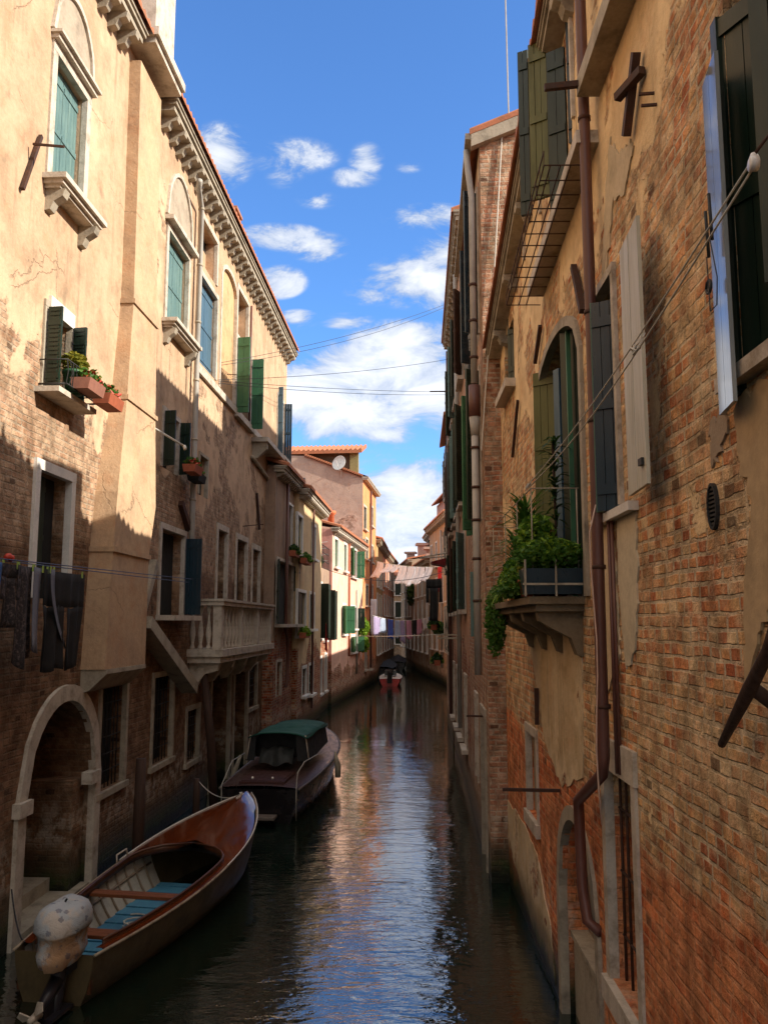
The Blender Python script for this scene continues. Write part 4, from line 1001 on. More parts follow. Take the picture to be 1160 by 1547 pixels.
# clothes-line pulley and double rope running from the near window to the balcony corner
rp = empty('rope_line', (0, 0, 0), label='taut double white rope with pulley from near dark shutter to the plant balcony', cat='rope')
p1 = atY(1138, 243, 2.75); p2 = Vector((0, 0, 0)); M = Matrix.Translation((h.A[0], h.A[1], 0)) @ Matrix.Rotation(atan2(h.e[1], h.e[0]), 4, 'Z')
p2 = M @ Vector((bA+.05, d0-.02, zR+.02)); 
m = MB()
for off in (.034, -.036):
    o_ = Vector((off*.3, 0, off)); a_ = p1+Vector((0, .0, off*.45-.005)); b_ = p2+o_*.5
    m.tube([a_+(b_-a_)*(k/12)+Vector((0, 0, -(.07 if off > 0 else .11)*sin(pi*k/12))) for k in range(13)], .0042, 7)
m.build('double_rope', M_rope, rp)
m = MB(); m.ball(p1, .021, 12, (.7, .8, 1.6)); m.ball(p1+Vector((.012, 0, -.005)), .017, 12, (.5, 1., 1.9)); m.tube([p1+Vector((-.012, 0, -.01)), p1+Vector((.012, 0, -.01))], .026, 14); m.build('pulley', M_plastic, rp)
m = MB(); p3 = p1+Vector((.12, -.05, .16)); m.tube([p1+Vector((0, 0, .02)), p1+(p3-p1)*.5+Vector((0, 0, .02)), p3], .006, 7); m.build('hook', M_iron, rp)
m = MB(); k_ = p1+(p2-p1)*.37
kk = p1+(p2-p1)*.50+Vector((0, 0, -.05))
kk = atY(958, 530, 4.9)
# knot placed on the rope
t = min((i/200 for i in range(201)), key=lambda t: abs((580+FPX*(p1+(p2-p1)*t).x/((p1+(p2-p1)*t).y*cos(PIT)+((p1+(p2-p1)*t).z-H)*sin(PIT)))-958))
kk = p1+(p2-p1)*t+Vector((0, 0, -.09*sin(pi*t)))
rnd = random.Random(3)
m.tube([kk+Vector((rnd.gauss(0, .015), rnd.gauss(0, .03), rnd.gauss(0, .02))) for _ in range(14)], .005, 6)
m.tube([kk, kk+Vector((.03, -.05, .04)), kk+Vector((.04, -.04, .06))], .004, 5); m.build('knot', M_rope, rp)
m = MB(); m.tube([p2+Vector((rnd.gauss(0, .01), rnd.gauss(0, .015), rnd.gauss(0, .015))) for _ in range(10)], .006, 6); m.build('end_knot', M_rope, rp)
# antenna on the roof
def antenna(h, par, s, d, z0, L, arms=((.0, .3),), name='antenna', r=.012):
    m = MB(); m.tube([(s, d*h.out, z0), (s, d*h.out, z0+L)], r, 6)
    for (dz, w) in arms: m.tube([(s-w, (d+.05)*h.out, z0+L-dz), (s+w*.4, (d-.05)*h.out, z0+L-dz-.1)], r*.9, 5)
    return m.build(name, M_whitepipe, par)

# ================================================================ RIGHT HOUSE 2 : tall brick house with the pale pipe
W_R2 = wall_mat('red_brick_gable', (.52, .40, .25), (.42, .31, .2), [(.42, .17, .09), (.5, .27, .16), (.33, .12, .06), (.55, .36, .24)], (.48, .38, .28), z0=0, z1=12, c0=.2, c1=.30, pscale=.8, stain=.35, wash=.35, relief=1.3, bw=.25, bh=.075)
h = R2 = House('tall_brick_house', (1.50, 12.41), (1.76, 17.6), 1, 'tall brick house with pale drainpipe and dark louvred shutters behind the nearest right bank house')
Rt = h.root
zc = atY(722, 205, 12.35).z
facade(h, 0, h.L, zc, [(.7, 1.3, 8.2, 10.6), (.7, 1.35, 5.2, 7.6), (2.3, 2.95, 8.2, 10.3), (2.3, 2.95, 5.2, 7.6), (.6, 1.5, -.3, 2.2, .6), (2.6, 3.2, .9, 2.3)], W_R2, depth=8, zback=zc+2.6)
tiled_roof(h, -.12, h.L, .16, zc+.03, -5, zc+2.1)
m = MB(); m.beam((-.1, .18, zc-.02), (h.L, .18, zc-.02), .1, .1); m.build('gutter', M_stonedk, Rt)
m = MB(); m.prism([(.14, zc-.2), (.14, zc+.0), (-5, zc+2.05), (-5, zc+1.85)], 0, -.12, 0.02); m.build('verge', M_stonedk, Rt)
for (a, b_, c, d, mt) in ((.7, 1.3, 8.2, 10.6, M_navy), (.7, 1.35, 5.2, 7.6, M_dkgreen), (2.3, 2.95, 8.2, 10.3, M_navy), (2.3, 2.95, 5.2, 7.6, M_green)):
    wn = window(h, a, b_, c, d, mt, fill='glass', w=.08)
    leafpanel(wn, (a, .03), (a-.12, .24), c, d, mt, louver=True); leafpanel(wn, (b_, .03), (b_+.25, .12), c, d, mt, louver=True)
def dark_leaf(h, par, u0, u1, Y0, vt, vb, mat, louver=True, planks=1):
    a = h.loc(atY(u0, (vt+vb)/2, Y0)); b2 = h.loc(atY(u1, (vt+vb)/2, Y0-.05)); um = (u0+u1)/2
    return leafpanel(par, (a[0], a[1]*h.out), (b2[0], b2[1]*h.out), atY(um, vb, Y0).z, atY(um, vt, Y0).z, mat, .04, planks, louver=louver)
wn = Rt
m = MB(); m.quad((.601, -.58, -.3), (1.499, -.58, -.3), (1.499, -.58, 2.2), (.601, -.58, 2.2)); o = m.build('water_door', M_dark, Rt); frame(h, o, .6, 1.5, -.3, 2.2, w=.12, mat=M_stonedk)
window(h, 2.6, 3.2, .9, 2.3, M_white, fill='glass', w=.1)
dark_leaf(h, wn, 719, 726, 14.9, 524, 738, M_dkgreen); dark_leaf(h, wn, 725, 738, 14.2, 520, 738, M_navy, False, 2)
dark_leaf(h, wn, 714.5, 724, 14.6, 232, 312, M_wood, False); dark_leaf(h, wn, 708, 718, 16.0, 336, 440, M_wood, False)
dark_leaf(h, wn, 709, 719, 15.6, 446, 542, M_teal); dark_leaf(h, wn, 711, 722, 14.9, 864, 962, M_teal)
# pale pipe at its near corner
s0 = .16; m = MB()
def P2(u, v, d=.12): a, z = h.px(u, v, d); return z
m.tube([(s0+.02, .20, zc-.1), (s0, .19, zc-.35), (s0, .13, zc-.9), (s0, .13, P2(737, 480))], .05, 10)
m.tube([(s0, .13, P2(740, 540)), (s0, .13, P2(744, 1040))], .055, 10); m.tube([(s0, .13, P2(740, 575)), (s0, .13, P2(740, 535))], [.06, .085], 10)
pp = m.build('pale_drainpipe', M_whitepipe, Rt)
m = MB(); m.tube([(s0, .13, P2(740, 536)), (s0, .13, P2(738, 480))], .09, 10); m.build('brown_pipe_section', M_brownpipe, pp)
m = MB()
for v in (250, 330, 410, 600, 680, 745, 820, 900): z = P2(740, v); m.tube([(s0, .13, z-.02), (s0, .13, z+.02)], .068, 10)
m.build_each('pipe_clip', M_iron, pp)
antenna(h, Rt, .9, -1.0, zc+.35, 1.6, ((0, .45),))
m = MB(); m.tube([(-.1, -.45, zc+.3), (-.15, -.4, zc+7)], .012, 5); m.build('tall_aerial', M_whitepipe, Rt)
m = MB(); m.tube([(-.02, -.35, zc+.1), (-.04, -.2, zc-2), (-.04, .05, zc-5)], .012, 5); m.build('aerial_cable', M_rope, Rt)

# ================================================================ RIGHT HOUSE 3 : peach house
W_R3 = wall_mat('peach_plaster_wall', (.50, .27, .17), (.46, .33, .22), BR_red, (.40, .30, .22), z0=.5, z1=6, c0=.1, c1=.95, pscale=.7, stain=.4, wash=.4)
h = R3 = House('peach_house', (1.76, 17.61), (2.13, 26.4), 1, 'peach plastered house with bracketed eave and tall grey shutters beyond the tall brick house')
Rt = h.root
zc = 12.6; ws = []
for (s, w) in ((1.2, .8), (3.2, .8), (5.3, .8), (7.6, .8)):
    ws += [(s, s+w, 9.2, 11.2), (s, s+w, 6.3, 8.5), (s, s+w, 3.9, 5.6), (s, s+w, .9, 2.4)]
facade(h, 0, h.L, zc-.05, ws, W_R3, depth=8, zback=zc+2)
cornice(h, 0, h.L, zc, .24, .18, .5, mat=M_stonedk); tiled_roof(h, 0, h.L+.1, .28, zc+.02, -5, zc+1.9)
for i, r in enumerate(ws):
    wn = window(h, *r, M_dkgreen, fill='glass' if i % 4 in (0, 3) else 'none', w=.09, sill=.14)
    if i % 4 != 3: open_leaves(h, wn, *r, (M_wood, M_dkgreen, M_teal, M_dkgreen)[(i//4+i) % 4], (150, 150), planks=2, wid=.32, louver=True, which=(1, i % 2))
pipe(h, Rt, [(2.5, .1, zc-.4), (2.5, .1, 1.2)], .05, M_whitepipe); pipe(h, Rt, [(h.L-.3, .1, zc-.4), (h.L-.3, .1, .8)], .05, M_brownpipe)
for (u, v) in ((678, 553), (684, 1060)):
    m = MB(); m.beam((6, 0, 10.2), (6, .7, 10.2), .03, .03); m.build('iron_rod', M_iron, Rt); break
m = MB(); m.beam((2.9, 0, 3.25), (2.9, .6, 3.25), .04, .04); m.beam((5., 0, 3.3), (5., .6, 3.3), .04, .04); m.build('stone_bracket', M_stonedk, Rt)

# ================================================================ RIGHT HOUSE 4 and low annexe
W_R4 = wall_mat('brown_plaster_wall', (.30, .19, .13), (.24, .15, .11), BR_tan, (.3, .22, .15), z0=.5, z1=4, c0=.3, c1=1.1, stain=.4)
h = R4 = House('brown_house', (2.10, 26.41), (2.30, 31.5), 1, 'narrow dark brown house with tiled eave past the peach house')
zc = 10.2; ws = [(s, s+.8, z, z+1.5) for s in (.8, 3.0) for z in (8., 5.4, 2.7)]
facade(h, 0, h.L, zc, ws, W_R4, depth=7, zback=zc+1.5); tiled_roof(h, 0, h.L, .2, zc+.03, -5, zc+1.8)
for r in ws: open_leaves(h, window(h, *r, fill='none', w=.08, sill=.1), *r, M_dkgreen, 172, planks=2)
h = R4b = House('low_brick_house', (2.72, 31.51), (3.75, 47.5), 1, 'low brick house at the water between the brown house and the beige terrace')
W_R4b = wall_mat('orange_brick_wall', (.5, .3, .18), (.42, .26, .16), BR_red, (.42, .32, .22), z0=.5, z1=5, c0=.1, c1=.3, stain=.3)
ws = [(s, s+.9, z, z+1.3) for s in (1.5, 4.5, 7.5, 10.5) for z in (1.2, 3.6)]
facade(h, 0, h.L, 5.3, ws, W_R4b, depth=7, zback=6.2); tiled_roof(h, 0, h.L, .2, 5.33, -4, 6.5)
for r in ws: open_leaves(h, window(h, *r, fill='none', w=.08, sill=.1), *r, M_green, 172, planks=2)

# ================================================================ RIGHT HOUSES 5, 6, 7 : beige terrace, pink tower
W_R5 = wall_mat('beige_plaster_wall', (.52, .37, .23), (.43, .30, .20), BR_tan, (.4, .3, .2), z0=.5, z1=3.5, c0=.35, c1=1.2, stain=.35)
W_R6 = wall_mat('grey_beige_plaster', (.42, .33, .24), (.34, .27, .20), BR_tan, (.4, .3, .2), z0=.5, z1=3.5, c0=.3, c1=1.1, stain=.45)
W_PK = wall_mat('dusty_pink_plaster', (.50, .30, .25), (.42, .26, .22), BR_tan, (.4, .3, .22), z0=-5, z1=0, c0=1., c1=1.2, stain=.2)
def rowhouse(name, A, B, out, zc, wm, label, cols, rows, sh, zb=None, leaf=150, chim=(), corn=True, fill='none', depth=7, cat='house', tile=True, w=.8, hgt=1.5, roofz=1.6, door=True, group=None, ang2=None):
    h = House(name, A, B, out, label, cat, group=group)
    ws = [((k+.5)*h.L/cols-w/2, (k+.5)*h.L/cols+w/2, z, z+hgt) for k in range(cols) for z in rows]
    facade(h, 0, h.L, zc-.02, ws, wm, depth=depth, zback=zc+roofz-.3)
    if corn: cornice(h, 0, h.L, zc, .35, .18, .6, mat=M_stonedk)
    if tile: tiled_roof(h, -.05, h.L+.05, .42, zc+.02, -depth+.5, zc+roofz, pitch=.25)
    for i, r in enumerate(ws):
        wn = window(h, *r, sh, fill=fill, w=.1, sill=.15, r=.12, fmat=M_white)
        if leaf: open_leaves(h, wn, *r, sh, leaf, planks=2)
    for (s, d, ht, wd) in chim:
        m = MB(); z0 = zc+.1; m.box(s-wd/2, s+wd/2, (d-wd/2)*out, (d+wd/2)*out, z0, z0+ht); m.box(s-wd*.8, s+wd*.8, (d-wd*.8)*out, (d+wd*.8)*out, z0+ht, z0+ht+.18); m.build('chimney', simple('chimney_plaster', (.5, .33, .27), .9), h.root)
    return h
R5 = rowhouse('beige_house', (3.75, 47.6), (3.1, 57.5), 1, 9.9, W_R5, 'beige terraced house with bracketed eave below the pink gable', 4, (2., 4.9, 7.2), M_dkgreen, leaf=0, fill='shutter', chim=((4, -1.5, 1.2, .5),))
pipe(R5, R5.root, [(.6, .1, 9.2), (.6, .1, 1.)], .06, M_whitepipe); pipe(R5, R5.root, [(3.4, .1, 9.2), (3.4, .1, 1.)], .06, M_whitepipe)
R6 = rowhouse('grey_house', (3.08, 57.6), (2.3, 69), 1, 7.9, W_R6, 'grey beige house with small dark windows at the far right bank', 4, (1.6, 3.7, 5.6), M_dkgreen, leaf=0, fill='shutter', chim=((8, -1, 1.3, .6), (3, -2, 1., .6)))
h = R7 = House('pink_gabled_house', (4.4, 55), (3.9, 62), 1, 'dusty pink gabled house with tall chimney rising behind the beige terrace')
facade(h, 0, h.L, 12.2, [(1., 1.6, 10.4, 11.4), (3.6, 4.2, 10.4, 11.4)], W_PK, depth=6, zback=14.6); tiled_roof(h, -.2, h.L, .4, 12.2, -6, 14.8)
for a in (1., 3.6): window(h, a, a+.6, 10.4, 11.4, M_dkgreen, fill='glass', w=.08)
m = MB(); m.box(.4, .9, -.6, -1.1, 12.2, 15.0); m.box(.25, 1.05, -.45, -1.25, 15.0, 15.2); m.build('chimney', W_PK, h.root)

# ================================================================ LEFT HOUSES 2..
W_L2a = wall_mat('brown_pink_plaster', (.36, .25, .18), (.28, .20, .15), BR_red, (.35, .26, .19), z0=.5, z1=5, c0=-.1, c1=1.0, stain=.4)
W_L2b = wall_mat('yellow_beige_plaster', (.66, .49, .28), (.55, .40, .24), BR_red, (.4, .3, .2), z0=1, z1=4.5, c0=.1, c1=1.15, stain=.28)
h = L2 = House('brown_house', (-3.17, 24.5), (-2.98, 27.8), -1, 'low brown pink house squeezed between the cream house and the yellow beige house')
zc = 8.2
q1 = h.rect(434, 441, 763, 827); q2 = h.rect(417, 442, 850, 943); q3 = h.rect(417, 424, 1000, 1052)
facade(h, 0, h.L, zc-.02, [q1, q2, q3], W_L2a, depth=6, zback=zc+1.2)
cornice(h, 0, h.L, zc, .32, .14, .3, mat=M_stonedk, hh=.18); tiled_roof(h, 0, h.L, .38, zc+.02, -5, zc+1.5)
window(h, *q1, M_white, fill='glass', w=.07, fmat=M_white); wn = window(h, *q2, M_dkgreen, fill='none', w=.09, sill=.35, fmat=M_stone); open_leaves(h, wn, *q2, M_dkgreen, (165, 165), planks=3, wid=.4)
window(h, *q3, M_dkgreen, fill='glass', w=.07, fmat=M_stone)
s_ = h.S(431, 900); pipe(h, h.root, [(s_-.4, .1, zc-.3), (s_-.4, .1, 3.4), (s_, .1, 3.1), (s_, .1, 1.9), (s_-.25, .1, 1.7)], .05, M_brownpipe)
h = L3 = House('yellow_house', (-2.82, 27.81), (-2.5, 33.8), -1, 'yellow beige house with small bracketed cornice and flower boxes, its near edge sunlit')
zc = 8.05
q = [h.rect(449, 456, 780, 838), h.rect(471, 476, 795, 845), h.rect(449, 461, 895, 960), h.rect(467, 474, 898, 950), h.rect(456, 462, 1010, 1050), h.rect(466, 472, 1005, 1048)]
facade(h, 0, h.L, zc-.02, q, W_L2b, depth=6, zback=zc+1.2); cornice(h, 0, h.L, zc, .36, .14, .33, mat=M_stone, hh=.18); tiled_roof(h, 0, h.L, .42, zc+.02, -5, zc+1.5)
for i, r in enumerate(q): window(h, *r, M_teal if i < 2 else M_dkgreen, fill='shutter' if i < 4 else 'glass', w=.1, sill=.16, fmat=M_white, r=.1)
pipe(h, h.root, [(h.S(470, 850), .08, zc-.3), (h.S(470, 850), .08, .6)], .04, M_brownpipe)
for s in (1.3, 3.6):
    m = MB(); m.box(s, s+.5, .9, 1.4, zc+.3, zc+1.0); m.box(s-.06, s+.56, .84, 1.46, zc+1., zc+1.12); m.build('chimney', simple('terracotta_chimney', (.45, .17, .09), .9), h.root)
fb = 0
def flowerbox(h, s, z, L, lab, d=.22, n=350, lm=LF_mid, lm2=LF_lime, seed=1, drop=.1, sz=.06, rz=.16):
    o = plant(h, 'flower_box', lab, 'flower box', s, d, z, lambda o: None, group='flower boxes on the house fronts')
    m = MB(); m.box(-L/2, L/2, -.1, .1, -.02, .16); m.build('box', M_terra, o)
    leaves((0, 0, .22), (L/2, .2, rz), n, sz, seed, droop=drop).build('foliage', lm, o)
    leaves((0, 0, .2), (L/2.4, .24, rz*.9), n//3, sz, seed+5, droop=drop).build('flowers', lm2, o)
    return o
flowerbox(h, h.S(452, 850), h.Z(452, 852), 1.2, 'flower box under the upper window of the yellow beige house', seed=2)
flowerbox(h, h.S(450, 960), h.Z(450, 963), 1.0, 'flower box under the lower window of the yellow beige house', seed=3, lm=LF_lime)
flowerbox(L2, L2.S(434, 840), L2.Z(437, 842), .8, 'flower box under the small window of the low brown house', seed=4, lm=LF_dark)
# terrace annexe + pink house
W_rose = wall_mat('rose_plaster', (.60, .30, .26), (.52, .26, .23), BR_red, (.4, .3, .2), z0=.8, z1=3.4, c0=.0, c1=1.2, stain=.2)
W_pink = wall_mat('pink_peeling_plaster', (.80, .52, .40), (.70, .42, .32), BR_red, (.55, .42, .3), z0=.8, z1=3.0, c0=.1, c1=1.3, stain=.2)
h = L4 = House('terrace_annexe', (-2.62, 33.81), (-2.42, 37.45), -1, 'low dark annexe with plants on its roof terrace before the pink house', 'annexe')
q = [(.4, 1.1, 3.0, 5.2), (1.9, 2.8, 2.9, 5.0), (.6, 1.3, .8, 2.2), (2.2, 2.9, .8, 2.3)]
facade(h, 0, h.L, 5.9, q, W_L2a, depth=5); 
for i, r in enumerate(q):
    wn = window(h, *r, fill='glass', w=.1, fmat=M_white, sill=.1)
    if i < 2: open_leaves(h, wn, *r, M_dkgreen, (100, 120), planks=2)
m = MB()
for zz in (6.2, 6.55, 6.85): m.tube([(0, -.0, zz), (h.L, -.0, zz)], .018, 5)
for k in range(9): m.tube([(h.L*k/8, 0, 5.9), (h.L*k/8, 0, 6.86)], .016, 5)
m.build('railing', M_blackiron, h.root)
plant(h, 'terrace_plant', 'dark bush on the roof terrace of the low annexe', 'plant', 2.4, -.5, 5.95, b_bushy(.7, .4, .35, 500, .1, LF_dark, LF_mid, 21, 0))
h = L5 = House('pink_house', (-2.29, 37.5), (-1.2, 47.65), -1, 'sunlit pink house with green shutters and yellow plants at its lower windows')
zc = 7.85
q = [h.rect(505, 510, 815, 857), h.rect(519, 523, 823, 863), h.rect(529, 538, 830, 872), h.rect(517, 522, 915, 958), h.rect(529, 538, 918, 950), h.rect(530, 537, 962, 985)]
facade(h, 0, h.L, zc-.02, q, W_pink, depth=6, zback=zc+1.); cornice(h, 0, h.L, zc, .34, .14, .5, mat=M_stone, hh=.18); tiled_roof(h, 0, h.L, .42, zc+.02, -5, zc+1.5, pitch=.25)
m = MB(); m.quad((-.004, .0, 0.5), (-.004, 6, .5), (-.004, 6, zc+.6), (-.004, .0, zc-.1)); m.build('side_wall', W_rose, h.root)
for i, r in enumerate(q):
    wn = window(h, *r, M_green, fill='none' if i in (2, 4) else 'shutter', w=.12, sill=.15, fmat=M_white, r=.1)
    if i in (2, 4, 5, 3): open_leaves(h, wn, *r, M_dkgreen if i == 4 else M_green, (150, 100), planks=2, wid=.42)
pipe(h, h.root, [(h.S(525.5, 850), .08, zc-.3), (h.S(525.5, 850), .08, 2.)], .05, M_terra); pipe(h, h.root, [(h.S(537, 900), .08, zc-2.5), (h.S(537, 900), .08, 1.)], .05, M_whitepipe)
m = MB(); m.lathe((h.S(524, 800), .8, zc+.2), [(.16, 0), (.16, .9), (.24, .95), (.24, 1.1)], 10); m.build('chimney', simple('orange_chimney', (.6, .16, .06), .8), h.root)
m = MB(); m.tube([(-.1, .5, 7.9), (-.1, .5, 6.3)], .02, 5)
for k in range(4): m.tube([(-.1, .2, 7.2-.28*k), (-.1, .9, 7.1-.28*k)], .015, 5)
m.build('antenna', M_plastic, h.root)
for k, (u, v, hh) in enumerate(((541, 950, .5), (541, 975, .45))):
    plant(h, 'yellow_plant', ('bright yellow green plant at the first floor of the pink house', 'bright yellow green plant hanging low on the pink house')[k], 'plant', h.S(u, v), .25, h.Z(u, v+8), b_bushy(.75, .35, hh, 500, .11, LF_lime, LF_lime, 30+k, .1))
# tall orange house with the bare gable wall
W_gab = wall_mat('bare_mauve_gable_wall', (.50, .37, .30), (.42, .31, .26), [(.40, .24, .18), (.46, .28, .2), (.36, .2, .15)], (.42, .32, .26), z0=7, z1=12, c0=.45, c1=.9, stain=.25, wash=.6)
W_org = wall_mat('orange_plaster', (.74, .31, .13), (.62, .25, .11), BR_red, (.5, .38, .25), z0=.8, z1=3., c0=.1, c1=1.3, stain=.2)
h = L6 = House('tall_orange_house', (-1.2, 47.7), (-.52, 54.3), -1, 'tall orange house with a bare mauve gable wall, satellite dish and tiled roof loggia')
zc = 11.9
q = [h.rect(549, 553, 766, 800), h.rect(551.5, 555, 753, 786), h.rect(559, 563, 766, 795), h.rect(552, 555.5, 815, 845), h.rect(560, 563, 825, 850), h.rect(552, 555.5, 885, 915), h.rect(560, 563, 885, 915), (1., 1.8, 1., 2.4), (3.4, 4.2, .9, 2.4)]
q = [q[0]]+q[2:]
facade(h, 0, h.L, zc-.02, q, W_org, depth=9, zback=13.4, sides=(0, 1)); cornice(h, 0, h.L, zc, .34, .0, .5, mat=M_stone, hh=.16)
m = MB(); m.quad((.0, 0, -.5), (.0, 9, -.5), (0, 9, 11.8), (0, 0, zc-.02)); m.add([(0, 0, zc-.02), (0, 3.4, 13.2), (0, 4.6, 13.25), (0, 9, 11.8)], [(0, 1, 2, 3)]); gb = m.build('gable_wall', W_gab, h.root)
m = MB(); m.box(-.02, .03, .02, .75, .5, 8.2); m.build('pink_quoin', W_rose, gb); m = MB(); m.box(-.1, .4, -.15, 1.1, 8.2, 8.35); m.build('ledge', M_stonedk, gb)
m = MB(); m.box(-.02, .02, 3.35, 3.85, 10.9, 11.9); m.build('gable_window', M_glass, gb)
m = MB()
for k in range(26):
    y0 = 3.4*k/26; y1 = 3.4*(k+1)/26-.02; z = 11.9+1.3*(k+.5)/26; m.box(-.14, .25, y0, y1, z-.0, z+.12)
for k in range(34): y0 = 4.6+4.4*k/34; z = 13.25-1.45*(k+.5)/34; m.box(-.14, .25, y0, y0+.11, z, z+.12)
m.quad((-.14, 0, 11.85), (.0, 0, 11.85), (.0, 3.4, 13.15), (-.14, 3.4, 13.15)); m.build('verge_tiles', M_tile, h.root)
m = MB(); m.quad((-.05, -.3, zc+.03), (h.L, -.3, zc+.03), (h.L, 3.4, 13.25), (-.05, 3.4, 13.25)); m.quad((-.05, 4.6, 13.3), (h.L, 4.6, 13.3), (h.L, 9, 11.85), (-.05, 9, 11.85)); m.quad((-.05, 3.4, 13.25), (h.L, 3.4, 13.25), (h.L, 4.6, 13.3), (-.05, 4.6, 13.3)); m.build('roof', M_tile, h.root)
for i, r in enumerate(q): window(h, *r, M_dkgreen, fill='shutter', w=.12, sill=.15, fmat=M_stone, r=.08)
pipe(h, h.root, [(h.S(558.5, 800), .08, zc-.3), (h.S(558.5, 800), .08, 1.)], .06, M_brownpipe)
# loggia on the roof
W_lg = simple('loggia_yellow_green_plaster', (.26, .23, .10), .9)
lg = MB(); lg.quad((1.6, .9, 11.9), (1.6, 6.2, 11.9), (1.6, 6.2, 13.7), (1.6, .9, 13.7)); lg.quad((1.6, .9, 11.9), (5, .9, 11.9), (5, .9, 13.7), (1.6, .9, 13.7)); lg = lg.build('roof_loggia', simple('loggia_dark_wall', (.10, .075, .05), .9), h.root)
m = MB(); m.box(1.3, 1.62, .45, .95, 12., 13.75); m.build('pillar', W_lg, lg)
m = MB(); n = 40*6
m.grid(lambda i, j: (.9+2.4*j, .2+7.*i, 13.65+j*.75+.06*sin(2*pi*7*i/.28)+.06), n, 2, False)
m.grid(lambda i, j: (.899, .2+7.*i, 13.5+j*(.2+.06*sin(2*pi*7*i/.28))), n, 1, False); m.quad((.9, .2, 13.5), (3.3, .2, 14.3), (3.3, 7.2, 14.3), (.9, 7.2, 13.5))
m.quad((.9, .2, 13.5), (3.3, .2, 14.3), (3.3, .2, 14.5), (.9, .2, 13.7)); m.build('tiled_canopy', M_tile, lg)
m = MB(); q_ = h.loc(atY(514, 701, 47.4)); c = Vector((q_[0], -q_[1], q_[2]))
pr = [(.42*sin(a), .10*(1-cos(a*1.2))) for a in [k*pi/2/6 for k in range(7)]]
vs = []; fs = []
ax = Vector((-.9, .35, .25)).normalized(); e1 = ax.cross(Vector((0, 0, 1))).normalized(); e2 = ax.cross(e1)
for r_, d_ in pr:
    for k in range(16): a = 2*pi*k/16; vs.append(c+ax*d_*1.4+(e1*cos(a)+e2*sin(a)*1.05)*max(r_, .002))
for i in range(6):
    for k in range(16): fs.append((i*16+k, i*16+(k+1) % 16, (i+1)*16+(k+1) % 16, (i+1)*16+k))
m.add(vs, fs, True); m.tube([c, c+Vector((.35, 0, -.1)), c+Vector((.4, 0, -.7))], .025, 6); m.tube([c+e2*.4, c+ax*.5], .012, 5); m.build('satellite_dish', M_plastic, h.root, solid=.01)
# far left bank, curving
W_y = wall_mat('ochre_plaster_far', (.62, .40, .18), (.5, .32, .16), BR_red, (.45, .35, .22), z0=.8, z1=3., c0=.1, c1=1.2, stain=.35)
W_or2 = wall_mat('salmon_plaster_far', (.66, .29, .18), (.55, .24, .15), BR_red, (.45, .35, .22), z0=.8, z1=3., c0=.1, c1=1.2, stain=.25)
rowhouse('ochre_house', (-.5, 54.4), (-.1, 62), -1, 9.0, W_y, 'narrow ochre house just past the tall orange house', 3, (1.6, 4.0, 6.), M_dkgreen, leaf=0, fill='shutter', depth=6)
rowhouse('salmon_house', (-.08, 62.1), (.9, 76), -1, 8.9, W_or2, 'salmon house with red roof closing the left side of the bend', 5, (1.6, 4.2, 6.4), M_dkgreen, leaf=0, fill='shutter', depth=8, roofz=2.4)
rowhouse('far_grey_house', (2.28, 69.1), (1.6, 80), 1, 8.8, W_R6, 'far grey house overgrown with dark creeper at the canal bend', 4, (1.6, 4.2, 6.4), M_dkgreen, leaf=0, fill='shutter', depth=8, chim=((2, -1, 1.2, .6), (6, -1.5, 1.6, .7)))
rowhouse('closing_house', (-6, 86), (9, 83), -1, 8.3, W_R5, 'beige house front closing the view at the end of the canal', 7, (1.6, 4.2, 6.4), M_dkgreen, leaf=0, fill='shutter', depth=8, chim=((6.5, .5, 1.5, .7), (9, 1, 2., .7)))
rowhouse('back_house', (4.5, 70), (4.2, 84), 1, 12.0, W_PK, 'rose coloured upper storey seen over the far right roofs', 4, (9.8,), M_dkgreen, depth=6, chim=((3, -1, 1.4, .6),))
h = R6
plant(h, 'wall_creeper', 'dark green creeper covering the far right house fronts', 'creeper', 10.5, .2, 5.2, b_bushy(1.1, .3, 1.0, 700, .16, LF_dark, LF_mid, 41, 0))
plant(R5, 'balcony_plants', 'dark balcony plants low on the beige terraced house', 'plant', 2.2, .4, 3.0, b_bushy(1., .4, .4, 500, .13, LF_dark, LF_mid, 42, 0))
flowerbox(R4, 3.5, 3.4, 1.4, 'flower box over the water on the narrow dark brown house', d=.5, seed=43, lm=LF_dark, sz=.09)
flowerbox(R4, 3.3, 2.2, 1.2, 'lower flower box on the narrow dark brown house', d=.4, seed=44, lm=LF_dark, sz=.09)

# ================================================================ flower pots at the cream house window
h = L1
def basket(s, z, lab, mt, sd, d=.35, L=.5):
    o = plant(h, 'window_basket', lab, 'planter', s, d, z, lambda o: None)
    m = MB(); m.prism([(-.1, .0), (.1, .0), (.13, .14), (-.13, .14)], 0, -L/2, L/2); m.build('box', mt, o)
    leaves((0, 0, .2), (L/2, .14, .1), 130, .05, sd).build('foliage', LF_mid, o); leaves((0, 0, .2), (L/2, .14, .08), 50, .05, sd+3).build('flowers', simple('red_petals', (.5, .05, .03), .6), o)
    return o
sM, zM = h.px(105, 600, .3)
m = MB(); a, b_ = r_M1[0]-.1, r_M1[1]+.15
for zz in (r_M1[2]+.05, r_M1[2]+.35): m.tube([(a, 0, zz), (a, -.34, zz), (b_, -.34, zz), (b_, 0, zz)], .009, 6)
for k in range(12): x = a+(b_-a)*k/11; m.tube([(x, -.34, r_M1[2]+.05), (x+.03*sin(k*2), -.36, r_M1[2]+.2), (x, -.34, r_M1[2]+.35)], .007, 5)
for k in range(4): x = a+(b_-a)*k/3; m.tube([(x, 0, r_M1[2]+.04), (x, -.34, r_M1[2]+.04)], .008, 5)
m.build('window_railing', M_blackiron, w6)
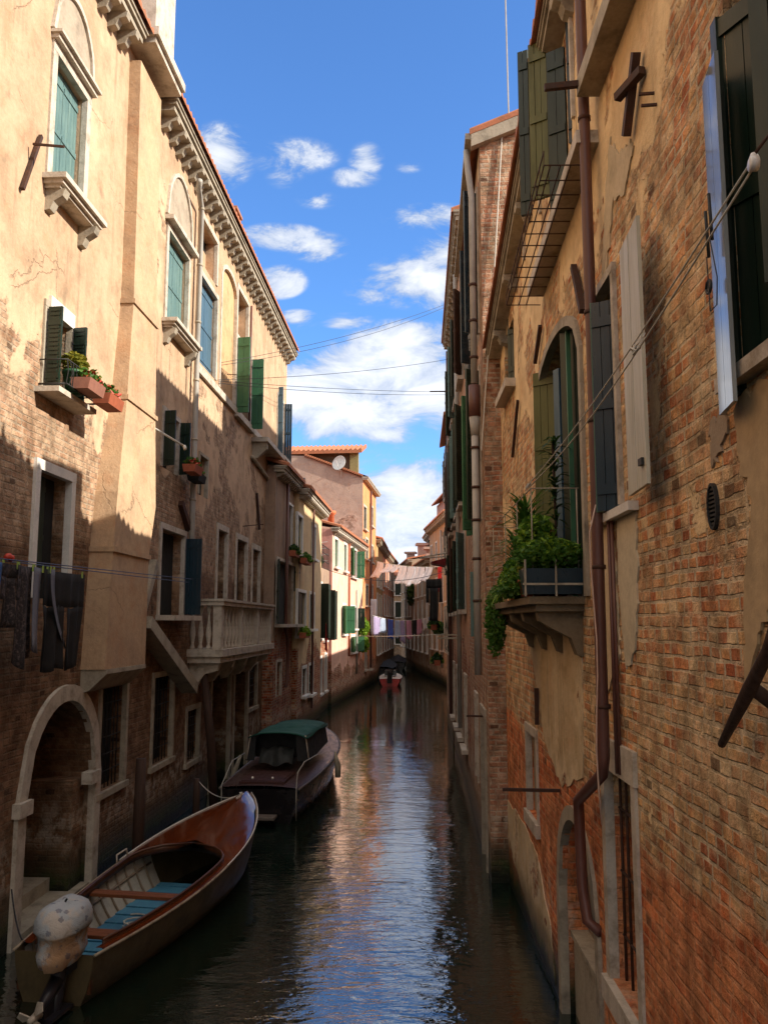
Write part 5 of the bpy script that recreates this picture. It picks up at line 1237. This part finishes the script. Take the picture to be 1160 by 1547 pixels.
m = MB(); m.box(a-.1, b_+.1, -.30, .02, r_M1[2]-.07, r_M1[2]-.005); m.build('sill', M_stone, w6)
o = plant(h, 'potted_bush', 'yellow flowering bush in a green pot at the cream house window', 'plant', (r_M1[0]+r_M1[1])/2+.1, .2, r_M1[2]+.34, lambda o: None)
m = MB(); m.lathe((0, 0, -.28), [(.10, 0), (.14, .26), (.155, .26), (.155, .3)], 12); m.build('pot', simple('green_plastic_pot', (.04, .14, .06), .5), o)
leaves((0, 0, .12), (.17, .17, .15), 320, .05, 51).build('foliage', LF_yel, o)
basket(b_+.1, r_M1[2]+.02, 'red flowers in a terracotta trough hung right of the cream house window', M_terra, 52, .45, .5)
basket(b_-.5, r_M1[2]+.05, 'small trough of plants in front of the green flower pot', simple('brown_trough', (.3, .13, .09), .8), 53, .42, .5)
s7 = (r_M2[0]+r_M2[1])/2
basket(s7+.3, r_M2[2]-.0, 'shaded trough of red flowers on the window left of the pale pipe', M_terra, 54, .35, .5)
basket(s7+.95, r_M2[2]-.05, 'dark trough of plants beside the pale pipe of the cream house', M_dark, 55, .25, .5)
# diagonal white pole from that window
m = MB(); a, z = h.px(236, 643, .2); c_, z2 = h.px(274, 674, .5); m.tube([(a, -.1, z), (c_, -.55, z2)], .02, 8); m.tube([(c_, -.55, z2), (c_-.04, -.58, z2-.06)], .03, 8); m.build('white_pole', M_rope, w7)

# ================================================================ clotheslines and laundry
cloths = {}
def cmat(name, col, var=.2): return simple('cloth_'+name, col, .95, var, 5, bump=.25, bscale=120)
def garment(name, lab, cat, A, B, drop, mat, kind='sheet', seed=1, group=None, sway=Vector((0, 0, 0)), depthw=.03, slant=0):
    """cloth hung on a line between world points A and B, folds hanging down; kind: sheet / trousers / shirt / sock"""
    rnd = random.Random(seed); A = Vector(A); B = Vector(B); e = (B-A); L = e.length; e.normalize(); n = Vector((-e.y, e.x, 0))
    root = (A+B)/2; m = MB(); ph = rnd.uniform(0, 6)
    def fold(x, t): return depthw*(.3+t)*sin(x*L*22+ph+t*1.3)+depthw*.6*sin(x*L*9+ph*2)
    def pt(x, t, w0=0., w1=1.):
        xx = w0+(w1-w0)*x
        p = A+e*L*xx+Vector((0, 0, -.015*sin(pi*xx)*L-drop*t-slant*x*t))+n*fold(xx, t)+sway*t*t - root
        return p+e*(.03*sin(3*t+ph)*t)
    if kind == 'sheet': m.grid(lambda i, j: pt(i, j*(1+.06*sin(i*5+ph))), 24, 10)
    elif kind == 'trousers':
        m.grid(lambda i, j: pt(i, j*.36), 16, 4)
        for a, b in ((.0, .49), (.53, 1.0)): m.grid(lambda i, j: pt(i, .36+j*.64+.02*sin(i*6), a+(.12 if a < .3 else .0)*j*.8, b+(.0 if a < .3 else -.05)*j), 8, 10)
    elif kind == 'shirt':
        m.grid(lambda i, j: pt(i, .22+j*.78, .18, .82), 14, 8)
        m.grid(lambda i, j: pt(i, j*.22, .0, 1.), 16, 3)
        for a, b in ((-.02, .16), (.84, 1.02)): m.grid(lambda i, j: pt(i, .22+j*.35, a, b), 5, 5)
    elif kind == 'sock': m.grid(lambda i, j: pt(i, j, .2+.25*max(0, j-.7), .8+.4*max(0, j-.7)), 6, 8)
    o = m.build(name, mat, None, solid=.006); o.location = root
    tag(o, lab, cat, group)
    pg = MB()
    for x in ((.08, .92) if kind != 'sock' else (.5,)):
        c = A+e*L*x-root+Vector((0, 0, -.015*sin(pi*x)*L)); pg.box(c.x-.006, c.x+.006, c.y-.014, c.y+.014, c.z-.045, c.z+.03)
    pg.build_each('peg', PEG, o)
    return o
PEG = simple('clothes_peg', (.35, .5, .12), .6)
def line(name, lab, pts, r=.004, mat=None, sag=.0, cat='clothesline'):
    m = MB()
    for a, b_ in pts:
        a = Vector(a); b_ = Vector(b_); c = (a+b_)/2
        m.tube([a+(b_-a)*(k/16)+Vector((0, 0, -4*sag*(k/16)*(1-k/16))) for k in range(17)], r, 5)
    return tag(m.build(name, mat or M_wire), lab, cat)
def LW(h, s, d, z): return h.root_m @ Vector((s, d*h.out, z))
for hh_ in (L1, L2, L3, L4, L5, L6, R1, R2, R3, R4, R5, R6): hh_.root_m = Matrix.Translation((hh_.A[0], hh_.A[1], 0)) @ Matrix.Rotation(atan2(hh_.e[1], hh_.e[0]), 4, 'Z')
h = L1
D = .55
zl_ = h.Z(60, 858, D); 
def LP(u, v=860): s_ = h.S(u, v, D); return LW(h, s_, D, zl_+.0)
def LPz(u): return LW(h, h.S(u, 865, D), D, zl_)
line('clothesline', 'dark double clothesline along the cream house with washing pegged at its left end', [(LPz(-90), LW(h, h.S(285, 880, .45), .45, h.Z(285, 880, .45))), (LPz(-90)+Vector((.1, 0, .0)), LW(h, h.S(285, 880, .45), .5, h.Z(285, 875, .45)))], .006, simple('blue_line', (.06, .08, .16), .6))
M_blk = cmat('black', (.010, .010, .012)); M_blk2 = simple('cloth_spotted', (.014, .013, .016), .95, .9, 26, col2=(.16, .12, .12)); M_gry = cmat('grey', (.16, .17, .22)); M_bl = cmat('blue', (.03, .10, .30))
items = [(-40, -8, .55, M_blk, 'sheet', 'black top at the left end of the clothesline', 'shirt'), (2, 30, .62, M_blk2, 'shirt', 'black patterned blouse on the clothesline', 'blouse'),
         (24, 52, .98, M_blk2, 'sheet', 'long dark spotted dress on the clothesline', 'dress'), (50, 66, .85, M_gry, 'sheet', 'grey cloth hanging between dark clothes', 'cloth'),
         (66, 129, 1.08, M_blk, 'trousers', 'black trousers at the right end of the washing', 'trousers'), (-10, 4, .35, M_bl, 'sock', 'small blue garment among the dark washing', 'sock')]
for i, (u0, u1, dr, mt, kd, lab, cat) in enumerate(items):
    garment('hanging_'+cat, lab, cat, LPz(u0), LPz(u1), dr, mt, kd, 60+i, group='washing on the cream house line')
# white strip inside the trousers
garment('hanging_scarf', 'pale grey scarf hanging diagonally over the black trousers', 'scarf', LPz(72)+Vector((.03, 0, 0)), LPz(78)+Vector((.03, 0, 0)), .82, M_gry, 'sheet', 77, sway=Vector((.0, .42, 0)), depthw=.015, group='washing on the cream house line')
m = MB(); c = LPz(8); m.ball(c+Vector((.02, 0, .06)), .045, 10, (1, 1, .8), .2); m.ball(c+Vector((.03, .05, .05)), .035, 8, (1, 1, 1), .2); tag(m.build('red_flower', simple('red_petals', (.5, .05, .03), .6)), 'small red cloth flower above the black blouse on the line', 'flower')
# wires across the canal
WA = LW(L1, L1.S(322, 560), .0, L1.Z(322, 555)); 
def cross(name, lab, ua, va, Ya, ub, vb, Yb, r=.006, sag=.1, **k): return line(name, lab, [(atY(ua, va, Ya), atY(ub, vb, Yb))], r, sag=sag, cat='wire', **k)
cross('aerial_wire', 'uppermost pair of thin wires crossing the canal below the clouds', 326, 549, 18.6, 676, 458, 27.9, sag=.18)
cross('aerial_wire', 'second thin wire rising slightly to the peach house', 330, 552, 18.8, 676, 462, 27.9, sag=.25)
cross('aerial_wire', 'thin wire spanning from the green shutters to the peach house', 320, 574, 18.4, 680, 542, 26., sag=.12)
cross('aerial_wire', 'nearly level wire spanning low over the clouds', 326, 575, 18.6, 683, 592, 25., sag=.06)
cross('aerial_wire', 'second nearly level wire close under the level one', 322, 578, 18.5, 683, 596, 25., sag=.1)
# far washing lines
def far_line(lab, A, B, its, grp, r=.012, sag=.15):
    A = Vector(A); B = Vector(B); line('clothesline', lab, [(A, B)], r, M_rope, sag)
    def at(t): return A+(B-A)*t+Vector((0, 0, -4*sag*t*(1-t)))
    for i, (t0, t1, dr, mt, kd, l2, cat) in enumerate(its):
        garment('hanging_'+cat, l2, cat, at(t0), at(t1), dr, mt, kd, 90+i, grp, depthw=.05, sway=Vector((-.35, 0, 0)) if 'white sheet' in l2 else Vector((0, 0, 0)))
M_wh = cmat('white', (.80, .78, .82)); M_lil = cmat('lilac', (.36, .30, .48)); M_dbl = cmat('deep_blue', (.06, .10, .38)); M_pnk = cmat('pink', (.55, .28, .40)); M_red = cmat('red', (.55, .02, .02)); M_lb = cmat('light_blue', (.35, .42, .55))
A = atY(566, 847, 49.5); B = atY(668, 856, 44)
ord_ = ['leftmost', 'second', 'third', 'fourth', 'fifth', 'sixth', 'seventh']
its = []
ts = [.03, .17, .31, .40, .52, .645, .78]; te = [.15, .29, .39, .51, .63, .77, .86]
for i in range(7): its.append((ts[i], te[i], (.9, .5, .4, .95, 1.0, .9, .75)[i], M_wh, 'sheet', '%s white sheet from the left on the high washing line over the canal' % ord_[i], 'sheet'))
its.append((.93, .995, 1.3, M_red, 'shirt', 'bright red shirt at the right end of the high washing line', 'shirt'))
far_line('high washing line of white sheets over the bend', A, B, its, 'sheets on the high far washing line')
A = atY(563, 930, 47); B = atY(655, 930, 56)
its = []
cols = [(M_lil, 'lilac towel'), (M_lb, 'pale blue cloth'), (M_dbl, 'deep blue towel'), (M_lb, 'grey blue sheet'), (M_lil, 'pale violet sheet'), (M_pnk, 'pink towel'), (M_blk, 'dark shirt'), (M_pnk, 'dusty pink cloth'), (M_wh, 'white tea towel'), (M_lb, 'light blue cloth at the right end')]
for i, (mt, nm) in enumerate(cols): t = .02+i*.097; its.append((t, t+.08, (1.0, .8, 1.1, 1.0, 1.3, 1.1, .9, .9, .7, .65)[i], mt, 'sheet', nm+' on the lower far washing line', 'laundry'))
far_line('lower washing line of coloured laundry over the bend', A, B, its, 'coloured laundry on the lower far line', sag=.3)
garment('hanging_towel', 'long white towel hung beside the tall orange house', 'towel', atY(560, 905, 50.5), atY(569, 905, 50.5), 2.2, M_wh, 'sheet', 140)
garment('hanging_cloth', 'red cloth hung low between the yellow house windows', 'cloth', LW(L4, .2, .3, 3.6), LW(L4, .7, .3, 3.6), 1.1, M_red, 'sheet', 141)
cross('aerial_wire', 'low pale wire crossing over the red dinghy', 545, 961, 44, 690, 957, 30, .012, .05, mat=M_rope)
cross('aerial_wire', 'dark wire sagging in front of the pink house', 480, 855, 34, 676, 862, 34, .012, .5)
# red parasol / awning and black bag at the brown house
s_ = R4
o = plant(R4, 'red_awning', 'folded dark red awning sticking out of the narrow brown house', 'awning', 2.4, .0, 5.3, lambda o: None)
m = MB(); m.add([(-.5, 0, .5), (.5, 0, .5), (.5, .6, .35), (-.5, .6, .35), (-.5, 0, .2), (.5, 0, .2), (.5, .55, .3), (-.5, .55, .3)], [(0, 1, 2, 3), (4, 7, 6, 5), (0, 3, 7, 4), (1, 5, 6, 2), (3, 2, 6, 7), (0, 4, 5, 1)]); m.build('canopy', simple('dark_red_canvas', (.20, .012, .012), .8), o)
m = MB(); m.tube([(-.6, 0, .65), (-.6, .9, .5)], .025, 5); m.tube([(.6, 0, .62), (.6, 1., .55)], .025, 5); m.build('arm', M_stone, o)
garment('hanging_jacket', 'black jacket hanging under the red awning', 'jacket', LW(R4, 2.0, .25, 5.1), LW(R4, 2.6, .75, 5.1), 1.4, M_blk, 'shirt', 142)
# ================================================================ mooring posts
def post(x, y, ht, lab, r=.09, lean=(0, 0)):
    m = MB(); m.tube([(0, 0, -1), (lean[0]*.5, lean[1]*.5, ht*.5), (lean[0], lean[1], ht)], [r, r*.95, r*.8], 9)
    o = m.build('mooring_post', M_wood); o.location = (x, y, 0); tag(o, lab, 'mooring post', 'mooring posts on the left bank'); return o
p = atZ(203, 1285, .5)
post(-3.62, 13.0, 1.6, 'straight wooden mooring post by the brick wall beside the open boat')
p = atZ(330, 1200, .2); post(-3.3, 17.4, 2.6, 'tall leaning wooden mooring post by the motor boat stern', .09, (-.25, -.4))
post(-3.4, 15.9, .8, 'short grey mooring post behind the bow of the open boat', .07)

# ================================================================ BOATS
def loft(root, A, B, stations, name_mats):
    pass
M_hull = simple('varnished_hull', (.085, .030, .012), .4, .3, 3, aniso=(1, 1, 4), bump=.04)
M_deck = simple('mahogany_deck', (.13, .026, .007), .10, .55, 2.5, aniso=(1, 4, 1), spec=.9)
M_hullside = simple('tan_hull_side', (.095, .068, .030), .55, .4, 3, bump=.1)
M_inner = simple('pale_inner_planking', (.44, .42, .36), .6, .35, 5, bump=.2)
M_bluefloor = simple('blue_floorboards', (.05, .20, .34), .5, .35, 6, col2=(.10, .34, .46), aniso=(1, 6, 1))
M_thwart = simple('orange_brown_thwart', (.21, .065, .02), .5, .4, 5, aniso=(6, 1, 1))
M_coverw = None
def hull_funcs(L, wid, zs, zb, tw, bowz, beam_pos=.5):
    """half beam and sheer along 0..1 (stern..bow)"""
    def hb(t):
        f = (tw+(1-tw)*sin(min(t/beam_pos, 1)*pi/2)) if t < beam_pos else cos(((t-beam_pos)/(1-beam_pos))**1.35*pi/2)**.8
        return max(wid/2*f, .012)
    def sheer(t): return zs+(zb-zs)*t**2.2
    return hb, sheer
def boat_hull(root, L, hb, sheer, draft=.18, flare=.72, mat=None, th=.03, name='hull', ns=30, side_mat=None):
    # x along the length (0 stern .. L bow), y lateral, z up from the water
    m = MB(); prof = [(-1., 1.), (-.97, .7), (-.86, .3), (-flare, .0), (-flare*.55, -.7), (0, -1.)]
    prof = prof+[(-a, b) for a, b in prof[:-1][::-1]]
    def P(i, j, inset=0):
        t = i/ns; a, b = prof[j]; w = hb(t)-inset; z = sheer(t)*b if b > 0 else draft*b*(1-t**3)
        rake = .22*max(b, 0)*t**6 if b > 0 else -.35*t**5*(-b)
        return (L*t+rake, a*max(w, .004), z+inset*.8*(1-max(b, 0)))
    k = len(prof)
    m.add([P(i, j) for i in range(ns+1) for j in range(k)], [(i*k+j, i*k+j+1, (i+1)*k+j+1, (i+1)*k+j) for i in range(ns) for j in range(k-1)], True)
    m.add([P(0, j) for j in range(k)], [tuple(range(k))])
    return m.build(name, mat, root)
# ---- open wooden boat
st = Vector((-3.17, 8.62, 0)); bw = Vector((-2.22, 14.0, 0)); Lb = (bw-st).length
ob = empty('open_motorboat', st, atan2(bw.y-st.y, bw.x-st.x), label='open wooden motorboat with glossy mahogany foredeck and blue floorboards', cat='boat')
hb, sh = hull_funcs(Lb, 1.42, .46, .86, .58, 0, .48)
boat_hull(ob, Lb, hb, sh, draft=.10, mat=M_hullside)
M_rim = simple('worn_pale_rim', (.34, .28, .20), .6, .6, 9, col2=(.12, .06, .03))
ns = 30
def gun(t, off=0, dz=0, sg=1): return Vector((Lb*t+.22*t**6, sg*(hb(t)+off), sh(t)+dz))
for sg in (1, -1):
    m = MB(); m.tube([gun(t/24, .010, .0, sg) for t in range(25)], .015, 8); m.build('rubbing_strake', M_rim, ob)
    m = MB(); m.tube([gun(t/24, .022, .022, sg) for t in range(12, 25)], .009, 6); m.build('bright_trim', M_white, ob)
# side decks and foredeck
t_c = .62
def inner(t):    # half width of the cockpit
    if t > t_c: return 0
    return max(hb(t)-(.085 if t > .08 else .1), .02)*(1 if t < t_c-.12 else sqrt(max(0, 1-((t-(t_c-.12))/.12)**2)))
m = MB(); n = 40
for sg in (1, -1):
    vs = []; fs = []
    for i in range(n+1):
        t = .03+i/n*.97; w = hb(t)
        wi = inner(t); cam_ = .06*min(1, max(0, (t-t_c+.15)/.2))
        for k in range(7):
            f = k/6; y = wi+(w-wi)*f; vs.append((Lb*t+.22*t**6*f if t > .9 else Lb*t, sg*y, sh(t)+.012+cam_*(1-(y/max(w, .01))**2)))
    fs = [(i*7+j, (i+1)*7+j, (i+1)*7+j+1, i*7+j+1) for i in range(n) for j in range(6)]
    m.add(vs, fs, True)
m.build('foredeck', M_deck, ob)
# coaming
pts = [(t, 1) for t in [i/20*t_c*.999 for i in range(21)]]
cpts = [Vector((Lb*t, inner(t), sh(t)+.05)) for t in [.05+i*.57/24 for i in range(25)]]
cpts = cpts+[Vector((p.x, -p.y, p.z)) for p in cpts[::-1]]
m = MB(); vs = []; 
for p in cpts: vs += [(p.x, p.y, p.z), (p.x, p.y, p.z-.09)]
m.add(vs, [(2*i, 2*i+1, 2*i+3, 2*i+2) for i in range(len(cpts)-1)], True); m.tube(cpts, .009, 6); m.build('coaming', M_hull, ob, solid=.016)
# inner planking, ribs, floor
m = MB()
for sg in (1, -1):
    m.grid(lambda i, j: (Lb*(.03+.60*i), sg*(hb(.03+.60*i)-.03)*(1-.30*(1-j)**1.5), .07+(sh(.03+.6*i)-.10)*j), 20, 5)
m.build('inner_planking', M_inner, ob)
m = MB()
for k in range(13):
    t = .06+k*.044
    for sg in (1, -1): m.tube([(Lb*t, sg*(hb(t)-.035)*(1-.30*(1-j)**1.5)-sg*.012, .07+(sh(t)-.10)*j) for j in (0, .25, .5, .75, 1)], .014, 5)
for sg in (1, -1): m.tube([(Lb*(.05+.57*i/12), sg*((hb(.05+.57*i/12)-.04)*.93), .07+(sh(.05+.57*i/12)-.1)*.6) for i in range(13)], .018, 6)
m.build('ribs', simple('rib_wood', (.22, .17, .12), .6), ob)  # ribs in brown wood, darker than the inner planking
m = MB()
for k in range(22):
    x = Lb*(.05+k*.0262); w = hb(x/Lb)*.66; m.box(x, x+Lb*.0262-.018, -w, w, .085, .105+.012*(k % 2))
m.box(Lb*.04, Lb*.60, -.24, .24, .06, .084)
m.build('floorboards', M_bluefloor, ob)
for t, w_ in ((.315, .16), (.10, .20)):
    m = MB(); x = Lb*t; y = hb(t)-.06; m.box(x, x+w_, -y, y, sh(t)-.06, sh(t)-.025); m.build('thwart', M_thwart, ob)
m = MB(); m.box(.02, .06, -hb(0)+.03, hb(0)-.03, .1, .44); m.build('transom', M_hull, ob)
for sg in (1,):
    m = MB(); x = Lb*.47; y = sg*(hb(.47)-.03); m.tube([(x, y, sh(.47)), (x+.02, y+sg*.02, sh(.47)+.13), (x+.28, y+sg*.02, sh(.5)+.13), (x+.3, y, sh(.5))], .012, 6); m.build('grab_rail', M_stone, ob)
m = MB(); z = sh(1)+.03; m.lathe((Lb*.965, 0, z), [(.025, 0), (.018, .05), (.03, .07)], 8); m.box(Lb*.93, Lb*1.02, -.008, .008, z+.0, z+.03); m.build('bow_fitting', M_white, ob)
# outboard under a patterned cloth cover
mo = MB(); mo.box(-.16, .04, -.09, .09, .34, .60); mo.tube([(-.15, 0, .50), (-.20, 0, .10), (-.24, 0, -.25)], [.085, .06, .05], 8); mo.box(-.42, -.06, -.1, .1, .02, .05); mo.tube([(-.24, 0, -.1), (-.5, 0, -.08)], [.05, .035], 8)
mo = mo.build('outboard_motor', simple('dark_motor_casing', (.02, .02, .028), .4), ob)
mc_, Nn, bb_ = new_mat('patterned_cloth_cover')
tcx = Nn.n('ShaderNodeTexCoord', out=3)
vo = Nn.n('ShaderNodeTexVoronoi', {'Vector': tcx, 'Scale': 9.}, out=0); vd = Nn.ss(Nn.m('ADD', vo, Nn.m('MULTIPLY', Nn.noise(tcx, 55, 3), .5)), .52, .46)
base = Nn.mix(Nn.ss(Nn.noise(tcx, 4, 3), .52, .62), (.40, .44, .48), (.50, .46, .42)); spx = Nn.nodes.new('ShaderNodeSeparateXYZ'); Nn.links.new(tcx, spx.inputs[0])
band = Nn.m('MULTIPLY', Nn.ss(spx.outputs[2], .76, .72), Nn.ss(Nn.noise(tcx, 5, 4), .42, .56)); base = Nn.mix(Nn.m('MULTIPLY', band, .8), base, (.42, .22, .08))
Nn.put(bb_.inputs['Base Color'], Nn.mix(Nn.m('MULTIPLY', vd, .6), base, (.08, .09, .15))); bb_.inputs['Roughness'].default_value = .85
bq = Nn.nodes.new('ShaderNodeBump'); bq.inputs['Distance'].default_value = .02; Nn.links.new(Nn.noise(tcx, 9, 5, .6, dist=1.), bq.inputs['Height']); Nn.links.new(bq.outputs[0], bb_.inputs['Normal'])
mo.location = (0, -.16, 0)
m = MB(); rnd = random.Random(5); nn_ = 28
def cov(i, j):
    a = 2*pi*i; prof = [(.02, .98), (.13, .975), (.20, .93), (.235, .85), (.24, .76), (.20, .70), (.19, .62), (.20, .54), (.175, .47), (.15, .44)]
    f = j*(len(prof)-1); k = min(int(f), len(prof)-2); r = 1.12*(prof[k][0]+(prof[k+1][0]-prof[k][0])*(f-k)); z = prof[k][1]+(prof[k+1][1]-prof[k][1])*(f-k)
    r *= 1+.03*sin(a*3+j*5)+.03*sin(a*7-j*8)*j+.05*sin(a*13+j*5)*j+.03*sin(a*19-j*7)*j
    x = -.10+r*1.3*cos(a)-.08*(j*j); return (x, r*.86*sin(a), z-.0+.012*sin(a*3))
m.grid(cov, nn_, 18); m.build('cloth_cover', mc_, mo)
m = MB()
for k in range(3): a = 2*pi*k/3; c = Vector((-.56, 0, .12)); m.add([c, c+Vector((.03, .13*cos(a-.4), .13*sin(a-.4))), c+Vector((0, .16*cos(a), .16*sin(a))), c+Vector((-.03, .13*cos(a+.4), .13*sin(a+.4)))], [(0, 1, 2, 3)])
m.tube([(-.48, 0, .12), (-.62, 0, .12)], [.04, .02], 8)
m.build('propeller', M_stone, mo, solid=.012)
m = MB(); m.tube([(-.2, 0, .3), (-.48, 0, .14)], [.07, .045], 8); m.box(-.42, -.26, -.02, .02, -.05, .2); m.build('gearbox', simple('dark_motor_casing', (.02, .02, .028), .4), mo)
# mooring lines
def W3(o, p): return Matrix.Translation(o.location) @ Matrix.Rotation(o.rotation_euler.z, 4, 'Z') @ Vector(p)
def mooring(a, b_, lab, sag=.15, r=.009, mat=None):
    m = MB(); m.tube([a+(b_-a)*(k/14)+Vector((0, 0, -4*sag*(k/14)*(1-k/14))) for k in range(15)], r, 6); tag(m.build('mooring_rope', mat or M_rope), lab, 'rope')
mooring(W3(ob, (Lb*.965, 0, .93)), Vector((-3.36, 15.9, .75)), 'pale mooring rope from the open boat bow to the short grey post')
mooring(W3(ob, (.15, .40, .48)), Vector((-4.02, 9.6, .75)), 'dark mooring rope from the open boat stern to the arched gate', .12, .008, M_wire)
m = MB(); rr = random.Random(4)
m.tube([(Lb*.30+.14*cos(k*.6)*(1+.1*sin(k)), -.05+.14*sin(k*.6), .125+.004*k) for k in range(34)], .010, 6); tag(m.build('rope_coil', M_rope), 'coiled pale rope lying on the blue floorboards of the open boat', 'rope')
_o = bpy.data.objects['rope_coil']; _o.location = ob.location; _o.rotation_euler = ob.rotation_euler
# ---- covered dark motor boat
st = Vector((-2.28, 16.0, 0)); bw = Vector((-1.62, 23.2, 0)); Lb = (bw-st).length
cbt = empty('cabin_motorboat', st, atan2(bw.y-st.y, bw.x-st.x), label='dark motor boat with green canvas canopy moored behind the open boat', cat='boat')
hb, sh = hull_funcs(Lb, 1.70, .60, .80, .84, 0, .42)
boat_hull(cbt, Lb, hb, sh, draft=.25, flare=.8, mat=simple('black_hull_paint', (.012, .010, .012), .25, .2, 3))
M_bdeck = simple('brown_wood_deck', (.085, .045, .04), .35, .35, 3, aniso=(1, 5, 1))
m = MB(); n = 30
vs = [(Lb*i/n+(.2*(i/n)**6), hb(i/n)*(k/3-1), sh(i/n)+.02+.04*(1-(k/3-1)**2)) for i in range(n+1) for k in range(7)]
m.add(vs, [(i*7+j, (i+1)*7+j, (i+1)*7+j+1, i*7+j+1) for i in range(n) for j in range(6)], True); m.build('deck', M_bdeck, cbt)
for sg in (1, -1):
    m = MB(); m.tube([(Lb*i/24+.2*(i/24)**6, sg*(hb(i/24)+.02), sh(i/24)+.0) for i in range(25)], .024, 8); m.build('gunwale', simple('worn_gunwale', (.14, .11, .10), .5), cbt)
    m = MB(); m.tube([(0, sg*(hb(0)-.02), .05), (-.03, sg*(hb(0)-.02), .66), (.25, sg*(hb(0)-.05), .86), (.7, sg*(hb(.1)-.06), .98), (1.9, sg*(hb(.25)-.06), .95)], .010, 6); m.build('stern_rail', M_whitepipe, cbt)
m = MB(); m.box(.15, 1.25, -.42, .42, sh(.1)+.05, sh(.1)+.10); m.box(.19, 1.21, -.38, .38, sh(.1)+.10, sh(.1)+.112); hc = m.build('engine_hatch', simple('dark_red_hatch', (.07, .028, .026), .4), cbt)
m = MB()
for y in (-.18, .2): m.ball((.30, y, sh(.1)+.14), .028, 8)
m.build_each('hatch_latch', M_white, hc)
m = MB(); m.box(-.32, -.02, -.35, .45, .12, .16); m.build('swim_platform', simple('platform_grey', (.20, .17, .15), .5), cbt)
# canopy: dark side curtains, windscreen, green top
cx0, cx1 = 1.55, 4.1; wz0 = .72; zt0, zt1 = 1.36, 1.33
side = simple('dark_canvas', (.012, .013, .015), .7)
m = MB()
w0, w1 = .62, .60
for sg in (1, -1): m.quad((cx0, sg*.66, .86), (cx1, sg*.62, .9), (cx1, sg*.55, zt1-.02), (cx0, sg*.56, zt0-.02))
m.quad((cx1, -.62, .9), (cx1, .62, .9), (cx1, .55, zt1-.02), (cx1, -.55, zt1-.02)); m.quad((cx0+.02, -.66, .86), (cx0+.02, -.40, .86), (cx0+.02, -.36, zt0-.02), (cx0+.02, -.56, zt0-.02)); m.quad((cx0+.02, .48, .86), (cx0+.02, .66, .86), (cx0+.02, .56, zt0-.02), (cx0+.02, .45, zt0-.02))
m.quad((cx0+.6, -.6, .84), (cx0+.6, .6, .84), (cx0+.6, .5, 1.33), (cx0+.6, -.5, 1.33))
cv = m.build('canopy_sides', side, cbt)
m = MB(); m.grid(lambda i, j: (cx0-.06+(cx1-cx0+.12)*i, -.60+1.2*j, zt0+(zt1-zt0)*i+.055*(1-(2*j-1)**2)-.02*sin(i*9)-.05*(abs(2*j-1)**6)), 14, 10)
m.build('canopy_top', simple('green_canvas', (.008, .085, .062), .8, .25, 4), cbt, solid=.02)
m = MB()
for sg in (1, -1):
    m.tube([(cx0, sg*.64, .88), (cx0, sg*.56, zt0), ], .014, 6)
m.build_each('canopy_pole', M_stone, cbt)
m = MB(); m.grid(lambda i, j: (1.45+.35*i+.05*sin(j*12), -.32+.68*j, .80+.30*sin(i*pi*.6)+.04*sin(j*9+i*4)), 6, 14); m.build('folded_tarpaulin', simple('grey_tarpaulin', (.022, .026, .026), .7, .5, 6), cbt)
m = MB(); m.tube([(1.9, .85, .9), (1.9, 1.0, .5), (1.95, 1., .2)], [.03, .06, .05], 8); m.build('fender', M_stonedk, cbt); m = MB(); m.tube([(3.3, -.90, .8), (3.3, -.97, .5), (3.3, -.97, .25)], [.02, .07, .06], 8); m.build('fender', M_stonedk, cbt)
# ---- red dinghy and the far boats
def small_boat(name, lab, st, bw, wid, zs, zb, hm, dm, cover=None):
    st = Vector(st); bw = Vector(bw); L = (bw-st).length
    o = empty(name, st, atan2(bw.y-st.y, bw.x-st.x), label=lab, cat='boat'); hb, sh = hull_funcs(L, wid, zs, zb, .85, 0, .4)
    boat_hull(o, L, hb, sh, mat=hm, ns=16)
    m = MB(); n = 16; vs = [(L*i/n, hb(i/n)*(k/2-1), sh(i/n)+.01+(.10 if cover else .02)*(1-(k/2-1)**2)) for i in range(n+1) for k in range(5)]
    m.add(vs, [(i*5+j, (i+1)*5+j, (i+1)*5+j+1, i*5+j+1) for i in range(n) for j in range(4)], True); m.build('cover' if cover else 'deck', dm, o)
    return o
rd = small_boat('red_dinghy', 'small red motor dinghy with white deck lying off the far pink houses', (.33, 49.6, 0), (.5, 53.5, 0), 1.35, .42, .6, simple('red_hull', (.42, .02, .015), .3), simple('white_deck', (.75, .72, .66), .4))
m = MB(); m.box(-.25, .05, -.14, .14, .2, .75); m.ball((-.12, 0, .78), .17, 8, (1, 1, .8)); m.build('outboard_motor', M_dark, rd)
m = MB(); m.box(1.2, 1.9, -.35, .35, .55, .85); m.build('windscreen', M_glass, rd)
small_boat('covered_boat', 'dark covered boat moored behind the red dinghy', (-.1, 58, 0), (.35, 64, 0), 1.6, .6, .9, simple('black_hull_paint', (.012, .010, .012), .25), simple('dark_blue_tarp', (.02, .03, .05), .7), True)
small_boat('long_boat', 'long dark boat moored furthest at the bend', (.9, 66, 0), (1.2, 73, 0), 1.6, .6, .9, simple('black_hull_paint', (.012, .010, .012), .25), simple('dark_tarp', (.04, .04, .05), .7), True)
